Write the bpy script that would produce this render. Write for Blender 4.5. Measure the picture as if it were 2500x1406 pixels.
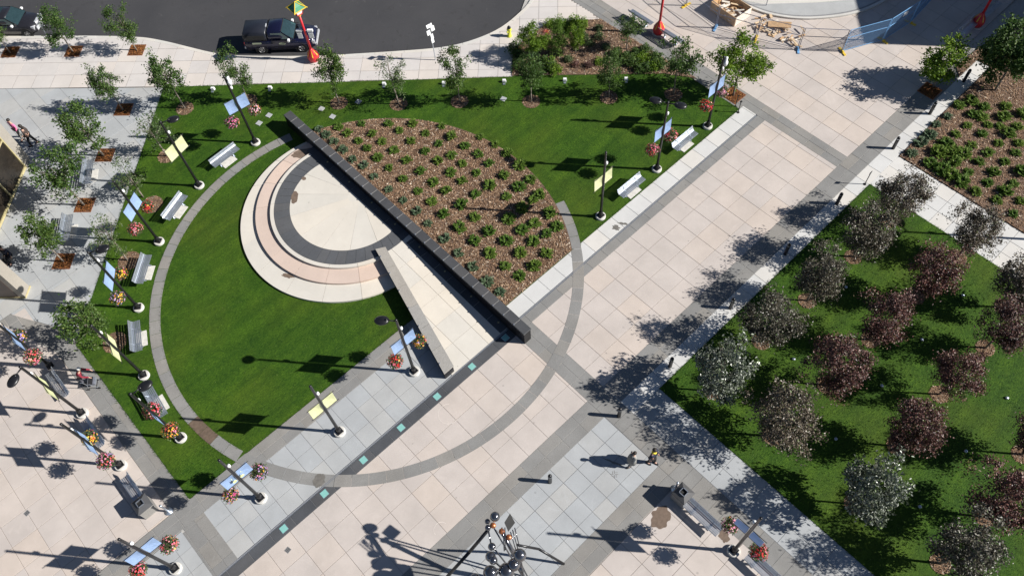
import bpy, math, random
from mathutils import Vector, Matrix
random.seed(7)
R_ = math.radians
scene = bpy.context.scene
for o in list(bpy.data.objects): bpy.data.objects.remove(o, do_unlink=True)
C = scene.collection

# ------------------------------------------------------------------ camera, sky, sun, exposure
SUN_AZ, SUN_EL = math.atan2(-0.76, 0.65), R_(34.0)
cam = bpy.data.objects.new('camera', bpy.data.cameras.new('camera')); C.objects.link(cam)
cam.matrix_world = Matrix.Translation((0, 0, 38.0)) @ Matrix.Rotation(-0.680611, 4, 'Z') @ Matrix.Rotation(0.5394866, 4, 'X') @ Matrix.Rotation(-0.0887975, 4, 'Z')
cam.data.sensor_width = 36.0; cam.data.lens = 28.068; cam.data.clip_end = 2000.0
scene.camera = cam
world = bpy.data.worlds.new('World'); scene.world = world; world.use_nodes = True
wn = world.node_tree; bg = wn.nodes['Background']
sky = wn.nodes.new('ShaderNodeTexSky'); sky.sky_type = 'NISHITA'; sky.sun_disc = False
sky.altitude = 1050.0; sky.air_density = 0.75; sky.dust_density = 0.4
sky.sun_elevation = SUN_EL; sky.sun_rotation = math.pi / 2 - SUN_AZ
wn.links.new(sky.outputs['Color'], bg.inputs['Color']); bg.inputs['Strength'].default_value = 0.05
sun = bpy.data.objects.new('sun', bpy.data.lights.new('sun', 'SUN')); C.objects.link(sun)
sun.data.energy = 5.0; sun.data.angle = R_(0.55); sun.data.color = (1.0, 0.965, 0.91)
sdir = Vector((math.cos(SUN_AZ) * math.cos(SUN_EL), math.sin(SUN_AZ) * math.cos(SUN_EL), math.sin(SUN_EL)))
sun.rotation_euler = sdir.to_track_quat('Z', 'Y').to_euler()
scene.view_settings.view_transform = 'Standard'; scene.view_settings.look = 'None'
scene.view_settings.exposure = 0.62; scene.view_settings.gamma = 1.0
scene.view_settings.use_curve_mapping = False

# ------------------------------------------------------------------ materials
def principled(name):
    m = bpy.data.materials.new(name); m.use_nodes = True
    return m, m.node_tree, m.node_tree.nodes['Principled BSDF']
def nd(t, kind, **kw):
    n = t.nodes.new('ShaderNode' + kind)
    for k, v in kw.items(): setattr(n, k, v)
    return n
def ramp(t, fac, stops):
    r = nd(t, 'ValToRGB'); el = r.color_ramp.elements
    while len(el) < len(stops): el.new(0.5)
    for e, (p, c) in zip(el, stops): e.position = p; e.color = (*c, 1)
    t.links.new(fac, r.inputs['Fac']); return r.outputs['Color']
def noise(t, scale, detail=4, rough=0.6, coord=None, dist=0.0):
    n = nd(t, 'TexNoise'); n.inputs['Scale'].default_value = scale; n.inputs['Detail'].default_value = detail
    n.inputs['Roughness'].default_value = rough; n.inputs['Distortion'].default_value = dist
    if coord is None: coord = nd(t, 'NewGeometry').outputs['Position']
    t.links.new(coord, n.inputs['Vector']); return n.outputs['Fac']
def mixc(t, fac, a, b, mode='MIX'):
    m = nd(t, 'Mix', data_type='RGBA', blend_type=mode)
    if hasattr(fac, 'links'): t.links.new(fac, m.inputs[0])
    else: m.inputs[0].default_value = fac
    for s, v in ((m.inputs[6], a), (m.inputs[7], b)):
        if hasattr(v, 'links'): t.links.new(v, s)
        else: s.default_value = (*v, 1)
    return m.outputs[2]
def mathn(t, op, a, b=None):
    m = nd(t, 'Math', operation=op)
    for s, v in ((m.inputs[0], a), (m.inputs[1], b)):
        if v is None: continue
        if hasattr(v, 'links'): t.links.new(v, s)
        else: s.default_value = v
    return m.outputs[0]
def bump(t, b, fac, strength=0.3, dist=0.02):
    n = nd(t, 'Bump'); n.inputs['Strength'].default_value = strength; n.inputs['Distance'].default_value = dist
    t.links.new(fac, n.inputs['Height']); t.links.new(n.outputs['Normal'], b.inputs['Normal'])
def sc(c, k): return tuple(min(1, x * k) for x in c)
def plain(name, c, rough=0.5, metal=0.0, spec=0.5, wear=0.12, scale=6.0):
    m, t, b = principled(name)
    col = ramp(t, noise(t, scale), [(0.3, sc(c, 1 - wear)), (0.7, sc(c, 1 + wear))])
    t.links.new(col, b.inputs['Base Color'])
    b.inputs['Roughness'].default_value = rough; b.inputs['Metallic'].default_value = metal
    b.inputs['Specular IOR Level'].default_value = spec
    return m
def stone(name, c, var=0.10, blotch=0.12, speck=0.10, rough=0.8, warm=(1.04, 1.0, 0.95)):
    """paving: every slab its own tone, broad blotches, fine speckle and grime"""
    m, t, b = principled(name)
    oi = nd(t, 'ObjectInfo')
    base = ramp(t, oi.outputs['Random'], [(0.0, sc(c, 1 - var)), (0.5, c), (1.0, tuple(min(1, x * (1 + var) * w) for x, w in zip(c, warm)))])
    big = noise(t, 0.55, 5, 0.62)
    col = mixc(t, 1.0, base, ramp(t, big, [(0.32, (1 - blotch,) * 3), (0.68, (1 + blotch * 0.0,) * 3)]), 'MULTIPLY')
    fine = noise(t, 26.0, 3, 0.7)
    col = mixc(t, 1.0, col, ramp(t, fine, [(0.3, (1 - speck,) * 3), (0.7, (1, 1, 1))]), 'MULTIPLY')
    dirt = noise(t, 2.3, 6, 0.72, dist=0.4)
    col = mixc(t, mathn(t, 'MULTIPLY', ramp(t, dirt, [(0.58, (0, 0, 0)), (0.72, (1, 1, 1))]), 0.16), col, sc(c, 0.55))
    # trodden-in gum and drip spots, pale scuffs
    vo = nd(t, 'TexVoronoi'); vo.inputs['Scale'].default_value = 1.15; t.links.new(nd(t, 'NewGeometry').outputs['Position'], vo.inputs['Vector'])
    sp = nd(t, 'SeparateColor'); t.links.new(vo.outputs['Color'], sp.inputs[0])
    spot = mathn(t, 'MULTIPLY', mathn(t, 'LESS_THAN', vo.outputs['Distance'], mathn(t, 'MULTIPLY', sp.outputs[1], 0.075)), mathn(t, 'LESS_THAN', sp.outputs[0], 0.55))
    col = mixc(t, mathn(t, 'MULTIPLY', spot, 0.42), col, sc(c, 0.45))
    sf = noise(t, 0.9, 7, 0.78, dist=1.2)
    col = mixc(t, mathn(t, 'MULTIPLY', ramp(t, sf, [(0.55, (0, 0, 0)), (0.75, (1, 1, 1))]), 0.28), col, sc(c, 1.25))
    t.links.new(col, b.inputs['Base Color']); b.inputs['Roughness'].default_value = rough
    b.inputs['Specular IOR Level'].default_value = 0.3
    bump(t, b, fine, 0.15, 0.01)
    return m
M = {}
M['pink'] = stone('pink_concrete', (0.545, 0.488, 0.450), 0.022, 0.15, 0.08)
M['pale'] = stone('pale_concrete', (0.60, 0.595, 0.58), 0.025, 0.12, 0.07)
M['cool'] = stone('cool_concrete', (0.42, 0.435, 0.445), 0.03, 0.16, 0.10)
M['walk'] = stone('walk_concrete', (0.585, 0.55, 0.525), 0.02, 0.10, 0.06)
M['grey'] = stone('grey_granite', (0.29, 0.285, 0.275), 0.05, 0.20, 0.30)
M['dark'] = stone('dark_granite', (0.115, 0.12, 0.13), 0.07, 0.22, 0.25, rough=0.6)
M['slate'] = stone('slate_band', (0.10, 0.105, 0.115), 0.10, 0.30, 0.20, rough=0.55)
M['cream'] = stone('cream_concrete', (0.62, 0.585, 0.525), 0.03, 0.10, 0.06)
M['rose'] = stone('rose_concrete', (0.60, 0.48, 0.41), 0.03, 0.10, 0.06)
M['joint'] = plain('joint_fill', (0.27, 0.235, 0.21), 0.9)
M['joint_light'] = plain('mortar', (0.40, 0.385, 0.36), 0.9)
M['joint_grey'] = plain('joint_grey', (0.21, 0.21, 0.215), 0.9)
M['joint_cream'] = plain('joint_cream', (0.42, 0.385, 0.34), 0.9)
M['kerb'] = stone('kerb_concrete', (0.62, 0.60, 0.56), 0.03, 0.15, 0.08)
M['polished'] = plain('polished_granite', (0.016, 0.015, 0.016), 0.28, 0, 0.3, 0.5, 5)
M['coping'] = stone('coping_granite', (0.088, 0.090, 0.096), 0.16, 0.25, 0.25, rough=0.6)
M['lightgranite'] = stone('light_granite', (0.40, 0.385, 0.36), 0.05, 0.10, 0.35)
M['pier'] = stone('pier_granite', (0.36, 0.335, 0.295), 0.03, 0.08, 0.30)

def asphalt():
    m, t, b = principled('asphalt')
    n1 = noise(t, 0.25, 6, 0.6); n2 = noise(t, 55, 2, 0.7); n3 = noise(t, 1.6, 6, 0.75, dist=0.6)
    c = ramp(t, n1, [(0.3, (0.040, 0.040, 0.044)), (0.7, (0.054, 0.053, 0.056))])
    c = mixc(t, 1.0, c, ramp(t, n2, [(0.3, (0.72, 0.72, 0.72)), (0.7, (1.15, 1.15, 1.15))]), 'MULTIPLY')
    c = mixc(t, mathn(t, 'MULTIPLY', ramp(t, n3, [(0.62, (0, 0, 0)), (0.78, (1, 1, 1))]), 0.45), c, (0.15, 0.145, 0.14))
    n4 = noise(t, 9.0, 4, 0.8); c = mixc(t, mathn(t, 'MULTIPLY', ramp(t, n4, [(0.66, (0, 0, 0)), (0.74, (1, 1, 1))]), 0.5), c, (0.17, 0.165, 0.16))
    n5 = noise(t, 0.7, 5, 0.7, dist=1.5); c = mixc(t, mathn(t, 'MULTIPLY', ramp(t, n5, [(0.58, (0, 0, 0)), (0.66, (1, 1, 1))]), 0.55), c, (0.030, 0.029, 0.030))
    t.links.new(c, b.inputs['Base Color']); b.inputs['Roughness'].default_value = 0.85; bump(t, b, n2, 0.4, 0.01)
    return m
M['asphalt'] = asphalt()
def grass(name, lo, mid, hi, dry):
    m, t, b = principled(name)
    pos = nd(t, 'NewGeometry').outputs['Position']
    mp = nd(t, 'Mapping'); mp.inputs['Scale'].default_value = (1.0, 2.6, 1.0); mp.inputs['Rotation'].default_value = (0, 0, R_(38))
    t.links.new(pos, mp.inputs['Vector'])
    fine = noise(t, 6.5, 6, 0.85, mp.outputs['Vector']); mid_ = noise(t, 0.9, 6, 0.7, dist=0.6); big = noise(t, 0.17, 3, 0.5)
    c = ramp(t, fine, [(0.34, lo), (0.5, mid), (0.66, hi)])
    c = mixc(t, 1.0, c, ramp(t, mid_, [(0.3, (0.62, 0.68, 0.66)), (0.7, (1.28, 1.16, 1.0))]), 'MULTIPLY')
    c = mixc(t, mathn(t, 'MULTIPLY', ramp(t, big, [(0.45, (0, 0, 0)), (0.68, (1, 1, 1))]), 0.30), c, dry)
    ms = nd(t, 'Mapping'); ms.inputs['Scale'].default_value = (0.10, 1.5, 1.0); ms.inputs['Rotation'].default_value = (0, 0, R_(-8)); t.links.new(pos, ms.inputs['Vector'])
    stk = noise(t, 1.0, 3, 0.6, ms.outputs['Vector'])           # mower lines
    c = mixc(t, 1.0, c, ramp(t, stk, [(0.38, (0.80, 0.84, 0.85)), (0.62, (1.16, 1.10, 1.0))]), 'MULTIPLY')
    worn = noise(t, 0.42, 7, 0.75, dist=1.0)
    c = mixc(t, mathn(t, 'MULTIPLY', ramp(t, worn, [(0.62, (0, 0, 0)), (0.76, (1, 1, 1))]), 0.26), c, (0.12, 0.125, 0.030))
    sp = noise(t, 32, 2, 0.6)
    c = mixc(t, mathn(t, 'MULTIPLY', ramp(t, sp, [(0.70, (0, 0, 0)), (0.80, (1, 1, 1))]), 0.55), c, sc(hi, 1.9))
    t.links.new(c, b.inputs['Base Color']); b.inputs['Roughness'].default_value = 0.75; b.inputs['Specular IOR Level'].default_value = 0.15
    bump(t, b, fine, 0.7, 0.05)
    return m
M['grass'] = grass('lawn_grass', (0.012, 0.040, 0.005), (0.035, 0.090, 0.008), (0.070, 0.140, 0.015), (0.095, 0.116, 0.014))
M['blades'] = None
M['soil'] = plain('mulch_soil', (0.13, 0.082, 0.056), 0.95, wear=0.4, scale=14)
def islands(name, stops, rough=0.6, spec=0.3, transl=0.0, emis=None, objvar=0.0):
    """colour differs leaf by leaf / chip by chip"""
    m, t, b = principled(name)
    g = nd(t, 'NewGeometry')
    c = ramp(t, g.outputs['Random Per Island'], stops)
    if objvar:
        oi = nd(t, 'ObjectInfo')
        c = mixc(t, 1.0, c, ramp(t, oi.outputs['Random'], [(0, (1 - objvar, 1 - objvar * .6, 1 - objvar)), (1, (1 + objvar, 1 + objvar * .5, 1))]), 'MULTIPLY')
    t.links.new(c, b.inputs['Base Color']); b.inputs['Roughness'].default_value = rough; b.inputs['Specular IOR Level'].default_value = spec
    if transl:
        tr = nd(t, 'BsdfTranslucent'); t.links.new(c, tr.inputs['Color'])
        mx = nd(t, 'MixShader'); mx.inputs[0].default_value = transl
        t.links.new(b.outputs[0], mx.inputs[1]); t.links.new(tr.outputs[0], mx.inputs[2])
        t.links.new(mx.outputs[0], t.nodes['Material Output'].inputs['Surface'])
    return m
M['blades'] = islands('grass_blades', [(0, (0.014, 0.048, 0.006)), (0.5, (0.036, 0.096, 0.010)), (0.9, (0.070, 0.138, 0.018)), (1, (0.15, 0.18, 0.06))], 0.7, 0.2, 0.3)
M['chips'] = islands('bark_chips', [(0, (0.095, 0.055, 0.033)), (0.35, (0.20, 0.118, 0.070)), (0.7, (0.30, 0.19, 0.118)), (0.92, (0.41, 0.29, 0.19)), (1, (0.64, 0.55, 0.44))], 0.9, 0.2)
M['rustmulch'] = islands('rust_mulch', [(0, (0.07, 0.028, 0.012)), (0.5, (0.17, 0.062, 0.020)), (0.9, (0.30, 0.115, 0.03)), (1, (0.42, 0.20, 0.06))], 0.85, 0.3)
M['leaf_green'] = islands('leaf_green', [(0, (0.030, 0.066, 0.014)), (0.5, (0.062, 0.120, 0.024)), (0.9, (0.105, 0.175, 0.038)), (1, (0.18, 0.24, 0.08))], 0.5, 0.35, 0.35, objvar=0.12)
M['leaf_pale'] = islands('leaf_pale', [(0, (0.035, 0.066, 0.022)), (0.5, (0.075, 0.120, 0.042)), (0.9, (0.13, 0.18, 0.07)), (1, (0.22, 0.26, 0.14))], 0.5, 0.35, 0.3, objvar=0.1)
M['leaf_bright'] = islands('leaf_bright', [(0, (0.050, 0.105, 0.008)), (0.5, (0.125, 0.225, 0.016)), (0.9, (0.20, 0.31, 0.026)), (1, (0.30, 0.40, 0.06))], 0.5, 0.3, 0.4)
M['leaf_purple'] = islands('leaf_purple', [(0, (0.030, 0.015, 0.014)), (0.45, (0.092, 0.036, 0.034)), (0.75, (0.165, 0.070, 0.060)), (0.93, (0.22, 0.12, 0.10)), (1, (0.12, 0.17, 0.05))], 0.45, 0.45, 0.12, objvar=0.15)
M['leaf_bronze'] = islands('leaf_bronze', [(0, (0.030, 0.026, 0.018)), (0.45, (0.080, 0.066, 0.047)), (0.75, (0.14, 0.115, 0.088)), (0.93, (0.20, 0.18, 0.145)), (1, (0.13, 0.20, 0.06))], 0.42, 0.5, 0.12, objvar=0.15)
M['leaf_silver'] = islands('leaf_silver', [(0, (0.025, 0.036, 0.018)), (0.4, (0.080, 0.10, 0.062)), (0.75, (0.17, 0.19, 0.15)), (0.93, (0.28, 0.30, 0.25)), (1, (0.16, 0.26, 0.05))], 0.35, 0.7, 0.15)
M['juniper'] = islands('juniper', [(0, (0.060, 0.120, 0.022)), (0.5, (0.125, 0.220, 0.036)), (0.9, (0.19, 0.29, 0.06)), (1, (0.26, 0.34, 0.10))], 0.65, 0.2, 0.4, objvar=0.22)
M['juniper_blue'] = islands('juniper_blue', [(0, (0.050, 0.092, 0.050)), (0.5, (0.105, 0.165, 0.095)), (0.9, (0.16, 0.22, 0.13)), (1, (0.22, 0.28, 0.18))], 0.6, 0.3, 0.3, objvar=0.15)
M['bark'] = plain('bark', (0.20, 0.17, 0.14), 0.85, wear=0.3, scale=18)
M['flowers_pink'] = islands('petals_pink', [(0, (0.60, 0.09, 0.24)), (0.25, (0.75, 0.28, 0.42)), (0.5, (0.80, 0.50, 0.55)), (0.75, (0.66, 0.10, 0.08)), (0.85, (0.80, 0.52, 0.05)), (0.93, (0.40, 0.22, 0.55))], 0.6, 0.2, 0.25)
M['flowers_red'] = islands('petals_red', [(0, (0.60, 0.03, 0.04)), (0.28, (0.66, 0.06, 0.06)), (0.46, (0.75, 0.22, 0.32)), (0.66, (0.72, 0.14, 0.12)), (0.8, (0.78, 0.46, 0.48)), (0.94, (0.80, 0.56, 0.06))], 0.6, 0.2, 0.25)
M['flowers_mixed'] = islands('petals_mixed', [(0, (0.60, 0.08, 0.08)), (0.2, (0.74, 0.26, 0.36)), (0.45, (0.34, 0.24, 0.55)), (0.62, (0.55, 0.40, 0.62)), (0.72, (0.75, 0.30, 0.05)), (0.86, (0.82, 0.60, 0.05))], 0.6, 0.2, 0.25)
for mm in ('flowers_pink', 'flowers_red', 'flowers_mixed'):
    t_ = M[mm].node_tree
    for n_ in list(t_.nodes):
        if n_.type == 'VALTORGB':
            n_.color_ramp.interpolation = 'CONSTANT'      # blooms of one colour grow in patches
            g_ = n_.inputs['Fac'].links[0].from_socket; ob = noise(t_, 3.2, 1, 0.5, nd(t_, 'TexCoord').outputs['Object'])
            oi_ = nd(t_, 'ObjectInfo').outputs['Random']
            f_ = mathn(t_, 'FRACT', mathn(t_, 'ADD', mathn(t_, 'ADD', mathn(t_, 'MULTIPLY', ob, 1.6), mathn(t_, 'MULTIPLY', g_, 0.28)), oi_)); t_.links.new(f_, n_.inputs['Fac'])
M['black'] = plain('black_paint', (0.012, 0.012, 0.014), 0.35, 0, 0.5, 0.3)
M['steel'] = plain('brushed_steel', (0.50, 0.54, 0.60), 0.36, 0.8, 0.5, 0.06, 3)
M['chrome'] = plain('polished_steel', (0.20, 0.20, 0.215), 0.14, 0.9, 0.5, 0.2, 3)
M['copper'] = plain('copper_steel', (0.42, 0.15, 0.06), 0.35, 0.6, 0.5, 0.25)
M['footing'] = plain('footing_concrete', (0.56, 0.54, 0.50), 0.9, wear=0.15)
def cloth(name, c):
    m, t, b = principled(name)
    n = noise(t, 5.5, 3, 0.5, nd(t, 'TexCoord').outputs['Object'])
    t.links.new(ramp(t, n, [(0.3, sc(c, 0.82)), (0.7, c)]), b.inputs['Base Color']); b.inputs['Roughness'].default_value = 0.75
    bump(t, b, n, 0.5, 0.05)
    tr = nd(t, 'BsdfTranslucent'); tr.inputs['Color'].default_value = (*c, 1)
    mx = nd(t, 'MixShader'); mx.inputs[0].default_value = 0.3
    t.links.new(b.outputs[0], mx.inputs[1]); t.links.new(tr.outputs[0], mx.inputs[2])
    t.links.new(mx.outputs[0], t.nodes['Material Output'].inputs['Surface'])
    return m
M['banner_blue'] = cloth('banner_blue', (0.36, 0.50, 0.74)); M['banner_yellow'] = cloth('banner_yellow', (0.78, 0.80, 0.48))
M['emblem'] = plain('banner_print', (0.72, 0.76, 0.36), 0.8)
M['teal'] = plain('teal_glass', (0.22, 0.47, 0.43), 0.3, 0, 0.5, 0.06)
M['redpaint'] = plain('red_paint', (0.52, 0.022, 0.030), 0.4, 0, 0.5, 0.15)
M['greenpaint'] = plain('green_paint', (0.03, 0.22, 0.11), 0.45); M['yellowpaint'] = plain('yellow_paint', (0.72, 0.50, 0.05), 0.5)
M['white'] = plain('white_paint', (0.78, 0.78, 0.78), 0.45, wear=0.05); M['bluepaint'] = plain('blue_paint', (0.16, 0.36, 0.62), 0.5)
M['hydrant'] = plain('hydrant_yellow', (0.66, 0.68, 0.06), 0.45)
M['navy'] = plain('navy_car_paint', (0.008, 0.009, 0.030), 0.16, 0.1, 0.6, 0.1); M['charcoal'] = plain('charcoal_car_paint', (0.022, 0.022, 0.028), 0.2, 0.2, 0.6, 0.1)
M['capshell'] = plain('dark_shell', (0.016, 0.018, 0.026), 0.4)
M['glass'] = plain('dark_glass', (0.020, 0.040, 0.045), 0.06, 0, 0.8, 0.2); M['glass_green'] = plain('green_glass', (0.035, 0.075, 0.075), 0.08, 0, 0.8, 0.25, 2)
M['bronze_glass'] = plain('bronze_glass', (0.020, 0.016, 0.012), 0.22, 0, 0.35, 0.4, 1.5)
M['rubber'] = plain('rubber', (0.012, 0.012, 0.012), 0.8); M['rim'] = plain('alloy', (0.42, 0.42, 0.42), 0.35, 0.7)
M['lamp_red'] = plain('tail_lens', (0.40, 0.01, 0.02), 0.2); M['lamp_clear'] = plain('head_lens', (0.75, 0.77, 0.80), 0.12, 0.4)
M['decal'] = plain('decal_print', (0.34, 0.38, 0.26), 0.6, wear=0.35, scale=60)
M['plywood'] = plain('plywood', (0.50, 0.32, 0.17), 0.8, wear=0.2, scale=4); M['timber'] = plain('timber', (0.60, 0.45, 0.29), 0.8, wear=0.25, scale=9); M['paletimber'] = plain('pale_timber', (0.70, 0.64, 0.55), 0.8, wear=0.15)
M['wire'] = plain('galvanised_wire', (0.26, 0.28, 0.33), 0.5, 0.4); M['frame'] = plain('fence_frame', (0.17, 0.185, 0.25), 0.5, 0.3)
M['bluemesh'] = plain('blue_debris_net', (0.10, 0.21, 0.38), 0.7)
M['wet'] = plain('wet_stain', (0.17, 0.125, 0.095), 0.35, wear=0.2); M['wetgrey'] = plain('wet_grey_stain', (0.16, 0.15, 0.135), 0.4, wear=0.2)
M['chalk'] = plain('chalk', (0.63, 0.57, 0.52), 0.95); M['mud'] = plain('muddy_granite', (0.13, 0.092, 0.066), 0.7, wear=0.25)
M['mullion'] = plain('brass_mullion', (0.52, 0.45, 0.24), 0.4, 0.3); M['shadebrown'] = plain('shade_brown', (0.07, 0.045, 0.035), 0.4)
M['bldg'] = plain('tower_concrete', (0.32, 0.31, 0.30), 0.8)
M['skin'] = plain('skin', (0.50, 0.30, 0.22), 0.55, wear=0.06); M['hair_dark'] = plain('dark_hair', (0.02, 0.015, 0.012), 0.6); M['hair_white'] = plain('white_cap', (0.72, 0.70, 0.67), 0.8)
def fabric(n, c): M[n] = plain(n, c, 0.85, wear=0.18, scale=9)
fabric('cloth_pink', (0.72, 0.17, 0.34)); fabric('cloth_black', (0.016, 0.016, 0.019)); fabric('cloth_navy', (0.016, 0.020, 0.045)); fabric('cloth_grey', (0.20, 0.195, 0.18)); fabric('cloth_palegrey', (0.34, 0.34, 0.32)); fabric('cloth_maroon', (0.22, 0.018, 0.035)); fabric('cloth_yellow', (0.75, 0.62, 0.06)); fabric('cloth_brown', (0.05, 0.035, 0.03)); fabric('cloth_white', (0.75, 0.74, 0.72)); fabric('cloth_slate', (0.10, 0.10, 0.12))

# ------------------------------------------------------------------ mesh helpers
class MB:
    """collects shapes; build() links them as one mesh object"""
    def __init__(s): s.v = []; s.f = []; s.mi = []
    def add(s, vs, fs, mi=0):
        o = len(s.v); s.v += [tuple(v) for v in vs]; s.f += [tuple(i + o for i in f) for f in fs]; s.mi += [mi] * len(fs); return s
    def box(s, c, d, rz=0.0, mi=0, rot=None, taper=1.0):
        hx, hy, hz = d[0] / 2, d[1] / 2, d[2] / 2
        vs = [Vector((x * hx * (taper if z > 0 else 1), y * hy * (taper if z > 0 else 1), z * hz)) for z in (-1, 1) for x, y in ((-1, -1), (1, -1), (1, 1), (-1, 1))]
        m = rot if rot is not None else Matrix.Rotation(rz, 3, 'Z')
        return s.add([m @ v + Vector(c) for v in vs], [(3, 2, 1, 0), (4, 5, 6, 7), (0, 1, 5, 4), (1, 2, 6, 5), (2, 3, 7, 6), (3, 0, 4, 7)], mi)
    def tube(s, p0, p1, r0, r1=None, n=8, mi=0, cap=True):
        p0, p1 = Vector(p0), Vector(p1); r1 = r0 if r1 is None else r1
        q = (p1 - p0).to_track_quat('Z', 'Y').to_matrix(); vs = []
        for p, r in ((p0, r0), (p1, r1)):
            vs += [p + q @ Vector((math.cos(a) * r, math.sin(a) * r, 0)) for a in (2 * math.pi * i / n for i in range(n))]
        fs = [(i, (i + 1) % n, n + (i + 1) % n, n + i) for i in range(n)]
        if cap: fs += [tuple(range(n - 1, -1, -1)), tuple(range(n, 2 * n))]
        return s.add(vs, fs, mi)
    def path(s, pts, r, n=8, mi=0):
        for a, b in zip(pts, pts[1:]): s.tube(a, b, r, r, n, mi)
        return s
    def lathe(s, prof, c=(0, 0, 0), n=16, mi=0, sq=(1, 1)):
        vs = []; k = len(prof)
        for i in range(n):
            a = 2 * math.pi * i / n
            vs += [(c[0] + math.cos(a) * r * sq[0], c[1] + math.sin(a) * r * sq[1], c[2] + z) for r, z in prof]
        fs = [(i * k + j, ((i + 1) % n) * k + j, ((i + 1) % n) * k + j + 1, i * k + j + 1) for i in range(n) for j in range(k - 1)]
        if prof[0][0] > 1e-4: fs.append(tuple(i * k for i in range(n - 1, -1, -1)))
        if prof[-1][0] > 1e-4: fs.append(tuple(i * k + k - 1 for i in range(n)))
        return s.add(vs, fs, mi)
    def sphere(s, c, r, n=14, m=8, mi=0, sz=1.0):
        return s.lathe([(max(1e-5, r * math.sin(math.pi * j / m)), -r * sz * math.cos(math.pi * j / m)) for j in range(m + 1)], c, n, mi)
    def prism(s, poly, z0, z1, mi=0):
        """poly counter-clockwise; z1 a number or a function of (x, y)"""
        n = len(poly); f = z1 if callable(z1) else (lambda x, y: z1)
        vs = [(x, y, z0 if not callable(z0) else z0(x, y)) for x, y in poly] + [(x, y, f(x, y)) for x, y in poly]
        return s.add(vs, [tuple(range(n - 1, -1, -1)), tuple(range(n, 2 * n))] + [(i, (i + 1) % n, n + (i + 1) % n, n + i) for i in range(n)], mi)
    def loft(s, secs, mi=0, caps=True):
        k = len(secs[0]); vs = [p for sec in secs for p in sec]
        fs = [(i * k + j, i * k + (j + 1) % k, (i + 1) * k + (j + 1) % k, (i + 1) * k + j) for i in range(len(secs) - 1) for j in range(k)]
        if caps: fs += [tuple(range(k - 1, -1, -1)), tuple((len(secs) - 1) * k + j for j in range(k))]
        return s.add(vs, fs, mi)
    def mesh(s, name, mats, smooth=False):
        me = bpy.data.meshes.new(name); me.from_pydata(s.v, [], s.f)
        for m in (mats if isinstance(mats, (list, tuple)) else [mats]): me.materials.append(M[m] if isinstance(m, str) else m)
        if any(s.mi): me.polygons.foreach_set('material_index', s.mi)
        if smooth: me.polygons.foreach_set('use_smooth', [True] * len(me.polygons))
        me.update(); return me
    def build(s, name, mats, parent=None, smooth=False): return link(name, s.mesh(name, mats, smooth), parent)
def link(name, me, parent=None):
    o = bpy.data.objects.new(name, me); C.objects.link(o)
    if parent is not None: o.parent = parent
    return o
def tag(o, label=None, cat=None, group=None, kind=None):
    for k, v in (('label', label), ('category', cat), ('group', group), ('kind', kind)):
        if v: o[k] = v
    return o
def thing(name, label, cat, loc=(0, 0, 0), rz=0.0, group=None):
    o = bpy.data.objects.new(name, None); C.objects.link(o); o.empty_display_size = 0.2
    o.location = loc; o.rotation_euler = (0, 0, rz); return tag(o, label, cat, group)
def copy_tree(o, parent=None):
    c = o.copy(); C.objects.link(c); c.parent = parent
    for ch in list(o.children): copy_tree(ch, c)
    return c
def clip(poly, conv):
    """Sutherland-Hodgman: poly cut to the convex counter-clockwise polygon conv"""
    out = list(poly)
    for i in range(len(conv)):
        a, b = conv[i], conv[(i + 1) % len(conv)]; inp, out = out, []
        side = lambda p: (b[0] - a[0]) * (p[1] - a[1]) - (b[1] - a[1]) * (p[0] - a[0])
        for j in range(len(inp)):
            p, q = inp[j], inp[(j + 1) % len(inp)]; sp, sq = side(p), side(q)
            if sp >= 0: out.append(p)
            if (sp > 0 > sq) or (sp < 0 < sq):
                t = sp / (sp - sq); out.append((p[0] + t * (q[0] - p[0]), p[1] + t * (q[1] - p[1])))
        if len(out) < 3: return []
    return out
def area(p): return 0.5 * sum(p[i][0] * p[(i + 1) % len(p)][1] - p[(i + 1) % len(p)][0] * p[i][1] for i in range(len(p)))
def inside(p, poly):
    c = False
    for i in range(len(poly)):
        (x1, y1), (x2, y2) = poly[i], poly[i - 1]
        if (y1 > p[1]) != (y2 > p[1]) and p[0] < (x2 - x1) * (p[1] - y1) / (y2 - y1) + x1: c = not c
    return c
def rect(x0, x1, y0, y1): return [(x0, y0), (x1, y0), (x1, y1), (x0, y1)]
def struct(name, mb, mat, parent=None):
    o = mb.build(name, mat, parent)
    if parent is None: o['kind'] = 'structure'
    return o
cell_cache = {}
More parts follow.
